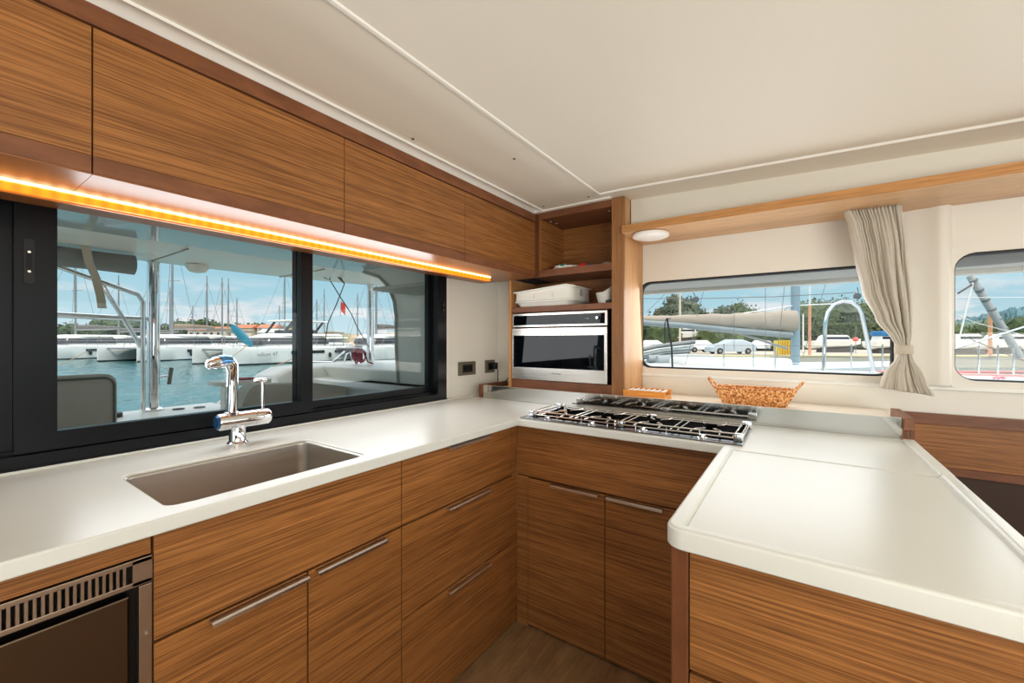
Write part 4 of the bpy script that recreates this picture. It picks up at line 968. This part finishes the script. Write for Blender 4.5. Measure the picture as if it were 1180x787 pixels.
# mooring lines, tackle, red rope
rope = far_mat('grey_rope', (96, 88, 84), .8)
tk = thing('rope_tackle', 'block and grey ropes hanging under the cockpit roof', 'rope', (-4.6, 2.9, 2.0))
def Q(x, y, f): return P(x, f, EYE+(392-y)*f/480)
F1 = 5.2
obj('block', lathe(nb(), [(.0, -.03), (.045, -.02), (.05, .02), (0, .03)], Q(370, 312, F1), 'Y', 14), rubber, tk)
for pts in (((371, 312), (374, 320), (380, 323), (381, 314), (384, 313), (397, 326)), ((382, 313), (397, 327), (388, 350), (378, 372), (374, 398)), ((381, 324), (392, 342), (405, 362), (412, 378), (425, 400)), ((388, 312), (397, 327))):
    obj('rope', tube(nb(), [Q(x, y, F1) for x, y in pts], .0065, 7), rope, tk, smooth=True)
rr3 = thing('coiled_rope', 'dark red rope coiled and hung over a rail by the coaming', 'rope', Q(415, 420, 5.6))
red = far_mat('wine_red_rope', (142, 44, 70), .8)
rnd = random.Random(3)
for k in range(9):
    x0 = 408+k*1.4+rnd.uniform(-.6, .6); w_ = rnd.uniform(1.2, 2.8); yb2 = rnd.uniform(412, 419); yt = rnd.uniform(401, 404); ff = 5.55-.02*k
    obj('loop', tube(nb(), [Q(x0+w_*math.cos(a), (yt+yb2)/2-(yb2-yt)/2*math.sin(a), ff+.02*math.sin(2*a)) for a in [2*math.pi*q/16 for q in range(16)]], .009, 7, closed=True), red, rr3, smooth=True)
obj('loop', tube(nb(), [Q(417, 402, 5.45), Q(421, 410, 5.4), Q(424, 417, 5.4), Q(430, 419, 5.4)], .010, 7), red, rr3, smooth=True)
obj('hitch', tube(nb(), [Q(405, 405, 5.5), Q(411, 402, 5.42), Q(418, 404, 5.5)], .014, 7), red, rr3, smooth=True)
wr = thing('push_pit', 'white and steel guard rail beyond the coaming', 'rail', Q(390, 410, 6))
for pts in (((382, 418), (397, 405)), ((358, 417), (406, 417)), ((396, 418), (399, 408), (403, 406), (407, 418))):
    obj('tube', tube(nb(), [Q(x, y, 6.0) for x, y in pts], .014, 8), chrome, wr, smooth=True)
ml = far_mat('mooring_rope', (168, 140, 112), .8)
for i, (a_, b_) in enumerate((((286, 397, 38.5), (264, 413, 34)), ((68, 421, 34), (100, 405, 46)), ((157, 417, 40), (171, 402, 46)), ((344, 410, 36), (316, 422, 30)))):
    tag(obj('mooring_line', tube(nb(), [Q(*a_), Q((a_[0]+b_[0])/2, (a_[1]+b_[1])/2+.6, (a_[2]+b_[2])/2), Q(*b_)], .035, 6), ml), 'tan mooring line %s' % ['running down from the bow of the large catamaran', 'at the left edge of the window', 'beside the steel roof post', 'reaching the water left of the mullion'][i], 'rope')

# ------------------------------------------------------------------ own foredeck and harbour outside the front windows
fd = thing('foredeck', 'white foredeck of this yacht just outside the front windows', 'deck', (1, 4, .7))
obj('deck_plate', B(-4.0, 9.0, 2.42, 7.9, .60, .800, bev=.02), far_mat('foredeck_nonslip', (196, 200, 200), .6), fd)
obj('deck_stripe', B(.9, 9.0, 7.70, 7.80, .8005, .825, bev=.005), far_mat('faded_red_line', (226, 150, 144), .7), fd)
ov2 = thing('window_overhang', 'grey and white overhang above the front windows outside', 'overhang', (1, 3.3, 1.7))
obj('underside', B(-3.2, 5.2, 2.40, 3.86, 1.700, 1.73), far_mat('overhang_grey', (206, 204, 196), .5), ov2)
obj('lip', B(-3.2, 5.2, 3.861, 3.95, 1.672, 1.735, bev=.012), gel, ov2)
vz = thing('canvas_visor', 'grey canvas visor stretched over the right-hand front window outside', 'visor', (1.2, 3, 1.6))
bm = nb(); rows = []
for j in range(14):
    y = 2.44+j*.055; rows.append([bm.verts.new((.50+i*.06, y, 1.668-.045*math.sin(math.pi*j/13*.9)+.008*math.sin(i*.5+j*.3)-.004*i*.35*(j/13))) for i in range(40)])
for a, b in zip(rows, rows[1:]):
    for i in range(39): bm.faces.new((a[i], a[i+1], b[i+1], b[i]))
o = obj('canvas', bm, far_mat('visor_grey', (168, 170, 170), .8), vz, smooth=180); md = o.modifiers.new('s', 'SOLIDIFY'); md.thickness = .004
# pulpit hoop
hp = thing('steel_hoop', 'tall polished steel hoop standing on the foredeck outside the front window', 'rail', Q(978, 430, 5.0))
zb = .802; FH = 5.7
pts = [P(949, FH, zb)]+[Q(x, y, FH) for x, y in ((950, 400), (951, 372), (954, 360), (961, 351), (971, 347.5), (981, 348.5), (989, 354), (993, 362), (999, 390), (1003, 410))]+[P(1007, FH, zb)]
obj('tube', tube(nb(), pts, .024, 14), chrome, hp, smooth=True)
for p_ in (pts[0], pts[-1]): obj('foot', lathe(nb(), [(.05, 0), (.05, .01), (.03, .025)], (p_.x, p_.y, zb), seg=16), chrome, hp)
gw = thing('guard_wires', 'thin guard wires with stanchions along the foredeck edge', 'rail', P(1000, 6, .7))
for zz in (1.02, 1.17): obj('wire', tube(nb(), [(-3.0, 7.75, zz), (1, 7.75, zz-.01), (8.5, 7.75, zz)], .004, 5), wire, gw)
for x in (834, 868, 893, 981, 1017, 1128, 1150, 1168):
    f = 7.75/((x-590)/FPX*SN+CS); p_ = P(x, f, 0); obj('stanchion', tube(nb(), [(p_.x, 7.75, .80), (p_.x, 7.75, 1.19)], .010, 8), chrome, gw)
# neighbouring sailing boat
nbx = thing('neighbour_sailboat', 'white sailing boat alongside with a blue-grey mast and covered boom', 'sailing boat', P(870, 10.5, SEA))
bm = nb(); secs = []
for k in range(15):
    x = 700+k*27; t_ = k/14; w_ = 1.5*math.sin(math.pi*min(1, .30+.70*(1-t_)**.8)) if t_ > .3 else 1.5
    w_ = 1.5*(1-max(0, (t_-.35)/.65)**1.8)+.04; c_ = P(x, 10.8, 0); dpt = Vector((-SN, CS, 0)); zt = .55+.10*t_
    secs.append([c_-dpt*w_+Vector((0, 0, zt)), c_-dpt*w_+Vector((0, 0, zt-.09)), c_-dpt*w_*.9+Vector((0, 0, SEA-.1)), c_+dpt*w_*.9+Vector((0, 0, SEA-.1)), c_+dpt*w_+Vector((0, 0, zt-.09)), c_+dpt*w_+Vector((0, 0, zt)), c_+Vector((0, 0, zt+.07))])
loft(bm, secs); obj('hull', bm, far_mat('neighbour_hull', (206, 210, 210), .4), nbx, smooth=30)
bm = nb(); secs2 = [[p+(Vector((SN, -CS, 0))*.012)*(1 if i < 3 else -1) for i, p in enumerate(s)] for s in secs]
rings = [[s[1], s[0].lerp(s[1], .3)] for s in secs2]
rings = [[a_+Vector((0, 0, -.10)), a_] for a_, b_ in rings]; loft(bm, rings, cap=False, closed=False); obj('blue_stripe', bm, far_mat('blue_grey_stripe', (118, 152, 172), .5), nbx)
obj('coachroof', (lambda bm: (box(bm, -1.6, 1.1, -.55, .55, .55, .80, bev=.1), bm.transform(Matrix.Translation(P(850, 10.8, 0)) @ Matrix.Rotation(YAW, 4, 'Z')), bm)[2])(nb()), gel, nbx)
bmast = far_mat('blue_mast', (150, 172, 182), .35, metal=.2)
mo = obj('mast', tube(nb(), [Q(916.5, 418, 10.4), Q(916.5, 330, 10.4), Q(916.5, 60, 10.4)], .098, 16), bmast, nbx, smooth=True)
obj('spreader', tube(nb(), [Q(850, 362, 10.2), Q(916, 352, 10.4), Q(965, 350, 10.6)], .018, 6), white, mo)
bo = obj('boom', tube(nb(), [Q(912, 386, 10.3), Q(850, 381, 10.1), Q(790, 375, 9.9), Q(720, 370, 9.7)], .075, 12), far_mat('boom_grey', (146, 156, 158), .4), nbx, smooth=True)
bm = nb(); secs = []
for k in range(30):
    t_ = k/29; x = 716+(917-716)*t_; top = 364.8-7.0*t_**1.3+1.0*noise.noise(Vector((t_*9, 1, 0))); bot = 369.5+13*t_*1.0-.5
    f = 9.7+.6*t_; zt, zb2 = EYE+(392-top)*f/480, EYE+(392-bot)*f/480; c_ = P(x, f, 0); dp = Vector((-SN, CS, 0)); ring = []
    for q in range(14):
        a_ = 2*math.pi*q/14; rad = .05+.09*t_; wr_ = 1+.22*noise.noise(Vector((t_*14, q*.8, 2)))
        ring.append(c_+dp*rad*math.cos(a_)*wr_+Vector((0, 0, (zt+zb2)/2+(zt-zb2)/2*math.sin(a_)*wr_)))
    secs.append(ring)
loft(bm, secs); obj('sail_cover', bm, far_mat('tan_canvas', (176, 162, 146), .85, bump=.6, bscale=6), bo, smooth=50)
obj('vang_strut', tube(nb(), [Q(852, 384, 10.2), Q(908, 402, 10.3)], .030, 8), alu, nbx)
for i, (x0, y0, x1, y1) in enumerate(((882, 330, 882, 416), (904, 330, 895, 416), (846, 350, 846, 404), (960, 300, 925, 412), (812, 330, 790, 420), (770, 335, 745, 360))):
    obj('stay', tube(nb(), [Q(x0, y0, 9.9), Q(x1, y1, 9.9)], .006, 5), wire, nbx)
for i, (x, y, f) in enumerate(((802, 345, 8.2), (988, 341, 8.0))):
    bl = thing('pulley_block', ['dark round pulley block hanging outside, near the window left end', 'dark round pulley block hanging outside next to the curtain'][i], 'pulley', Q(x, y, f))
    obj('cheek', lathe(nb(), [(0, -.03), (.055, -.025), (.062, 0), (.055, .025), (0, .03)], Q(x, y, f), 'Y', 18), far_mat('block_grey', (92, 100, 102), .5), bl, smooth=True)
    obj('strop', tube(nb(), [Q(x-1, y-4, f), Q(x-4, y-10, f)] if i == 0 else [Q(x+1, y-4, f), Q(x, y-10, f)], .010, 6), wire, bl)
tag(obj('control_line', tube(nb(), [Q(735, 344, 8.2), Q(802, 344, 8.2), Q(890, 342, 8.1), Q(986, 337, 8.0)], .008, 6), wire), 'thin grey rope stretched between the two pulley blocks', 'rope')
# flagpole-like dark stand in the left of the window
ds = thing('wind_vane', 'dark upright pole with a looped top at the left of the front window', 'pole', Q(774, 425, 6.4))
obj('pole', tube(nb(), [P(775, 6.4, .80), Q(774, 400, 6.4), Q(770, 376, 6.4), Q(769, 367, 6.4)], .014, 8), rubber, ds)
obj('loop', tube(nb(), [Q(766, 396, 6.4), Q(766, 374, 6.4), Q(768, 367, 6.4), Q(773, 367, 6.4)], .008, 8), rubber, ds)

# quay and everything on it
def rotbox(bm, x, f, hw, hd, z0, z1, bev=0, off=0):
    n0 = set(bm.verts); box(bm, -hw, hw, -hd, hd, z0, z1, bev=bev); m4 = Matrix.Translation(P(x, f, 0)) @ Matrix.Rotation(YAW+off, 4, 'Z')
    bmesh.ops.transform(bm, matrix=m4, verts=[v for v in bm.verts if v not in n0]); return bm
QZ = -.20
tag(obj('ground', rotbox(nb(), 590+480*175/130, 130, 160, 94, SEA-.5, QZ), far_mat('quay_concrete', (196, 184, 166), .85, var=.1, vscale=.3)), kind='structure')
qk = tag(obj('quay_kerb', rotbox(nb(), 590+480*75/36.2, 36.2, 60, .25, QZ+.002, QZ+.16, bev=.03), far_mat('yellow_kerb', (226, 206, 150), .7)), 'pale yellow kerb running along the quay edge outside the front windows', 'kerb')
# trees behind the quay
tspec = [(778, 340, 66, 6.5, leaf_p, 'tall grey-green tree left of the white post'), (792, 346, 68, 5.5, leaf_p, 'grey-green tree just right of the white post'), (757, 355, 70, 3.2, leaf_p, 'small round tree at the left end of the front window'), (747, 374, 60, 8, leaf_d, 'dark bush under the boom at the left end'),
         (833, 354, 80, 6, leaf_p, 'pale tree left of the two above the boom'), (854, 350, 80, 8, leaf_g, 'wide tree rising above the middle of the boom'), (828, 384, 60, 7, leaf_g, 'low green bush behind the parked cars'), (880, 390, 58, 7, leaf_d, 'low dark bush left of the blue mast'),
         (930, 352, 72, 9, leaf_g, 'leafy tree just right of the blue mast'), (950, 350, 76, 9, leaf_g, 'leafy tree behind the left leg of the hoop'), (972, 352, 72, 10, leaf_p, 'leafy tree framed by the steel hoop'), (992, 352, 76, 9, leaf_g, 'leafy tree behind the right leg of the hoop'), (1014, 356, 72, 9, leaf_g, 'leafy tree beside the curtain'), (1034, 366, 70, 8, leaf_g, 'leafy tree half hidden by the curtain'),
         (1108, 385, 90, 10, leaf_g, 'low tree at the left end of the right-hand window'), (1132, 383, 88, 9, leaf_g, 'low tree left of the orange pole'), (1156, 379, 80, 10, leaf_d, 'dark tree right of the orange pole'), (1176, 377, 80, 10, leaf_d, 'dark tree at the picture edge'), (1200, 377, 80, 10, leaf_d, 'dark tree beyond the orange pole, farthest right')]
for i, (x, top, f, wd, m, lab) in enumerate(tspec):
    tree('quay_tree', lab, x, f, (EYE+(392-top)*f/480-QZ)*1.02, wd, m, z0=QZ, n_leaf=1500, seed=50+i, group='trees behind the quay', lf=.26)
hd = thing('hedge', 'long dark green hedge closing the quay behind the parked cars', 'hedge', P(980, 66, QZ))
bm = nb(); rnd = random.Random(4); rotbox(bm, 980, 66, 15, 1.2, QZ, 3.6)
for k in range(9000):
    p = P(rnd.uniform(905, 1060), 66-rnd.uniform(1.1, 2.0), QZ+rnd.uniform(.1, 4.1)); s = .22*rnd.uniform(.6, 1.3)
    a = Vector((rnd.gauss(0, 1), rnd.gauss(0, 1), rnd.gauss(0, 1))).normalized(); b2 = a.orthogonal().normalized()
    bm.faces.new([bm.verts.new(p+a*s), bm.verts.new(p+b2*s*.6), bm.verts.new(p-a*s), bm.verts.new(p-b2*s*.6)])
obj('foliage', bm, leaf_g, hd)
bm = nb(); rotbox(bm, 830, 74, 16, 1.2, QZ, 2.6)
for k in range(6000):
    p = P(rnd.uniform(740, 915), 74-rnd.uniform(1.1, 2.0), QZ+rnd.uniform(.1, 3.0)); s = .24*rnd.uniform(.6, 1.3)
    a = Vector((rnd.gauss(0, 1), rnd.gauss(0, 1), rnd.gauss(0, 1))).normalized(); b2 = a.orthogonal().normalized()
    bm.faces.new([bm.verts.new(p+a*s), bm.verts.new(p+b2*s*.6), bm.verts.new(p-a*s), bm.verts.new(p-b2*s*.6)])
obj('foliage', bm, leaf_d, hd)
# cars
tyre = far_mat('tyre', (28, 28, 30), .8)
def car(label, x, f, body, sx=2.15, cover=False, flip=1, name='car', off=0):
    c = thing(name, label, 'car', (0, 0, 0)); h_ = 1.45
    side = [(-sx, .35), (-sx, .75), (-sx*.93, .88), (-sx*.50, .96), (-sx*.22, h_), (sx*.42, h_), (sx*.80, .98), (sx*.97, .90), (sx, .6), (sx, .35)]
    if cover: side = [(-sx*1.02, .25), (-sx, .70), (-sx*.80, .93), (-sx*.42, 1.15), (-sx*.10, h_+.08), (sx*.42, h_+.08), (sx*.80, 1.22), (sx, .85), (sx*1.0, .25)]
    bm = nb(); secs = []
    for y, k in ((-.86, .0), (-.80, .6), (-.62, 1), (.62, 1), (.80, .6), (.86, 0)):
        secs.append([(a*(.94+.06*k), y, zz if zz < .95 else .95+(zz-.95)*(.55+.45*k)) for a, zz in side])
    loft(bm, secs); b_ = obj('body', bm, body, c, smooth=40)
    for a in (-sx*.62, sx*.62):
        for y in (-.80, .80):
            wl = obj('wheel', lathe(nb(), [(.0, -.1), (.30, -.1), (.32, -.06), (.32, .06), (.30, .1), (0, .1)], (a, y, .32), 'Y', 20), tyre, c)
            obj('hub', lathe(nb(), [(.16, -.105), (.15, -.115), (0, -.115)] if y < 0 else [(.16, .105), (.15, .115), (0, .115)], (a, y, .32), 'Y', 14), alu, wl)
    if not cover:
        for s in (-1, 1):
            bm = nb(); plate(bm, [(-sx*.42, .99), (-sx*.19, h_-.09), (sx*.38, h_-.09), (sx*.66, 1.0)], [], XZ, s*.80, s*.815); obj('side_window', bm, smoke, b_)
        obj('headlamp', B(-sx*1.0, -sx*.93, -.7, .7, .66, .78, bev=.02), chrome, b_)
    c.location = P(x, f, QZ); c.rotation_euler = (0, 0, YAW+(math.pi if flip < 0 else 0)+off); return c
carw = far_mat('car_white', (232, 234, 234), .25); cover = far_mat('car_cover', (176, 186, 192), .6, bump=.4, bscale=5)
car('white parked saloon car left of the covered car', 806, 50, carw, 1.55)
car('car under a pale grey protective cover on the quay', 841, 44, cover, 2.35, cover=True)
car('white parked car at the far left of the front window', 748, 52, carw, 2.0)
car('small white parked car right of the covered car', 876, 56, carw, 2.0)
car('white parked car seen at the right-hand window edge', 1172, 50, carw, 2.1)
# motor boats ashore
def motorboat(label, x, f, L_, body, top, z0, canopy=None, off=0):
    c = thing('motor_boat', label, 'motor boat', (0, 0, 0)); bm = nb(); secs = []
    for k in range(11):
        t_ = k/10; hw = .95*(1-max(0, (t_-.4)/.6)**2)+.02; zt = .85+.28*t_
        secs.append([(-L_/2+L_*t_, a*hw, zz) for a, zz in ((0, .0+.5*t_**3), (-.8, .22+.4*t_**3), (-1, zt), (-.9, zt+.04), (.9, zt+.04), (1, zt), (.8, .22+.4*t_**3))])
    loft(bm, secs); h = obj('hull', bm, body, c, smooth=30)
    ca = obj('cabin', loft(nb(), [[(a, b_, zz) for a, b_ in ((-L_*.28*k, -.7*k), (L_*.22*k, -.7*k), (L_*.32*k, 0), (L_*.22*k, .7*k), (-L_*.28*k, .7*k))] for zz, k in ((.95, 1), (1.45, .88), (1.62, .72))]), top, c)
    obj('cabin_window', loft(nb(), [[(a, b_, zz) for a, b_ in ((-L_*.25*k, -.715*k), (L_*.20*k, -.715*k), (L_*.325*k, 0), (L_*.20*k, .715*k), (-L_*.25*k, .715*k))] for zz, k in ((1.12, .98), (1.38, .925))]), smoke, ca)
    if canopy: obj('canopy', B(-L_*.30, L_*.05, -.8, .8, 1.45, 2.0, bev=.15), canopy, c)
    obj('cradle', B(-L_*.3, L_*.3, -.5, .5, -.45, .12), far_mat('cradle', (90, 84, 78), .8), c)
    c.location = P(x, f, z0); c.rotation_euler = (0, 0, YAW+off); return c
motorboat('white motor cruiser with dark windows framed by the steel hoop', 962, 50, 6.2, gel, gel, QZ+.45)
motorboat('white motor boat ashore behind the white parked car', 790, 60, 5.4, gel, gel, QZ+1.6)
motorboat('white motor boat ashore above the covered car', 832, 62, 7.0, gel, gel, QZ+1.7)
motorboat('motor boat with a blue canopy beside the curtain', 1020, 46, 3.6, gel, gel, QZ+.45, far_mat('blue_canopy', (36, 116, 170), .6))
motorboat('white boat behind the orange pole in the right-hand window', 1160, 44, 6.5, gel, gel, QZ+.45)
motorboat('grey-white boat at the left end of the right-hand window', 1112, 42, 5.2, gel, gel, QZ+.45)
orange = far_mat('orange_post', (222, 158, 118), .6)
def pole(name, label, x, y0, y1, f, r_, m, cap=None):
    t = thing(name, label, 'post', Q(x, y1, f)); obj('shaft', tube(nb(), [Q(x, y1, f), Q(x, (y0+y1)/2, f), Q(x, y0, f)], r_, 10), m, t, smooth=True)
    obj('base_collar', lathe(nb(), [(r_*2, 0), (r_*2, .06), (r_*1.1, .10)], Q(x, y1, f), seg=12), alu, t); return t
lp = pole('lamp_post', 'orange post standing between the blue mast and the hoop', 933, 351, 410.3, 38, .12, orange)
obj('white_extension', tube(nb(), [Q(933, 351, 38), Q(933.2, 290, 38)], .07, 8), white, lp, smooth=True)
p2 = pole('lamp_post', 'orange post in the right-hand front window', 1141, 357, 411, 36, .14, orange)
pole('lamp_post', 'white and orange post at the left part of the front window', 783.5, 338, 407.1, 46, .11, far_mat('cream_post', (222, 206, 186), .6))
pole('lamp_post', 'thin white post right of the blue mast', 925.5, 362, 406.5, 48, .07, white)
ys = thing('yellow_container', 'yellow slatted container beside the blue mast', 'container', P(905, 40, QZ))
obj('box', rotbox(nb(), 904, 42, .80, .5, QZ, 1.22, bev=.03), far_mat('yellow_paint', (232, 202, 70), .6), ys)
for k in range(6): obj('rib', rotbox(nb(), 897+k*2.9, 41.4, .05, .05, QZ, 1.25), far_mat('yellow_rib', (214, 180, 60), .6), ys)
bu = thing('red_buoy', 'small red buoy on a stick right of the hoop', 'buoy', Q(988, 391, 44))
obj('float', lathe(nb(), [(0, -.25), (.2, -.18), (.28, 0), (.2, .18), (0, .25)], Q(986, 391, 44), seg=16), far_mat('buoy_red', (222, 104, 88), .5), bu, smooth=True)
obj('stick', tube(nb(), [Q(986, 407.8, 44), Q(986, 376, 44)], .03, 6), alu, bu)
# masts lying on racks at the left
for i in range(9):
    rk = i % 3; x0, x1 = 735+3*i, 800-2*i; y0 = 402+2.6*i
    tag(obj('stored_spar', tube(nb(), [Q(x0-10, y0+4, 13+.6*i), Q(x0+22, y0-3, 13.5+.6*i), Q(x1, y0-8+1.2*i, 14+.6*i)], .07, 8), [alu, white, far_mat('spar_grey', (176, 178, 176), .5)][rk], smooth=True),
        'bare spar stored low at the left of the front window, %s in the heap' % ['topmost', 'second', 'third', 'fourth', 'fifth', 'sixth', 'seventh', 'eighth', 'lowest'][i], 'spar', 'bare spars heaped at the left of the front window')
dg = thing('dinghy', 'grey inflatable dinghy among the spars at the left of the front window', 'dinghy', Q(790, 412, 11))
bm = nb(); c_ = P(786, 12.6, .55)
tube(bm, [c_+Vector((CS, SN, 0))*a+Vector((-SN, CS, 0))*b_+Vector((0, 0, .1)) for a, b_ in ((-.9, -.4), (.5, -.4), (.95, 0), (.5, .4), (-.9, .4))], .14, 12); obj('tube', bm, far_mat('dinghy_grey', (150, 158, 160), .6), dg, smooth=True)
obj('dinghy_floor', (lambda bm: (box(bm, -.85, .5, -.35, .35, .5, .56), bm.transform(Matrix.Translation(P(786, 12.6, 0)) @ Matrix.Rotation(YAW, 4, 'Z')), bm)[2])(nb()), far_mat('dinghy_floor', (110, 114, 116), .7), dg)
# right-hand window: diagonal spar and ropes
dsr = thing('diagonal_spar', 'grey wrapped spar leaning diagonally behind the right-hand front window', 'spar', Q(1122, 322, 7))
obj('shaft', tube(nb(), [Q(1118, 318, 7.2), Q(1135, 345, 7.1), Q(1155, 378, 7.0), Q(1176, 412, 6.9)], .055, 14), far_mat('wrapped_grey', (168, 172, 170), .7, bump=.6, bscale=20), dsr, smooth=True)
for k in range(8): obj('wrap_band', tube(nb(), [Q(1121+k*7, 322+k*11.2, 7.15-.03*k), Q(1122.2+k*7, 324+k*11.2, 7.15-.03*k)], .060, 12), far_mat('band_grey', (130, 134, 132), .7), dsr)
for i, (pts, r_, m, lab) in enumerate(((((1099, 402), (1180, 377), (1210, 368)), .018, chrome, 'steel rail rising to the right across the right-hand window'), (((1099, 343), (1190, 343)), .006, white, 'thin white line crossing the sky in the right-hand window'),
      (((1121, 326), (1105, 392)), .012, gel, 'pale rope dropping from the head of the diagonal spar'), (((1099, 362), (1125, 372), (1200, 392)), .007, gel, 'thin pale rope sagging right below the diagonal spar head'), (((1104, 338), (1120, 328)), .014, rope, 'short dark rope tied to the head of the diagonal spar'),
      (((1112, 388), (1150, 404), (1190, 420)), .008, rope, 'dark rope running down right behind the orange post'), (((1096, 428.5), (1190, 429)), .018, far_mat('pink_line', (230, 120, 116), .7), 'coral line along the deck edge in the right-hand window'))):
    tag(obj('rigging_rope' if i else 'hand_rail', tube(nb(), [Q(x, y, 6.6) for x, y in pts], r_, 8), m, smooth=True), lab, 'rope' if i else 'rail')
tag(obj('red_knot', tube(nb(), [Q(1145, 435.8, 4.75), Q(1148, 435, 4.75), Q(1151, 435.8, 4.75), Q(1154, 435, 4.75), Q(1158, 435.8, 4.75)], .012, 8), far_mat('red_tie', (206, 84, 106), .7), smooth=True), 'small red rope tie on the foredeck rail in the right-hand window', 'rope')
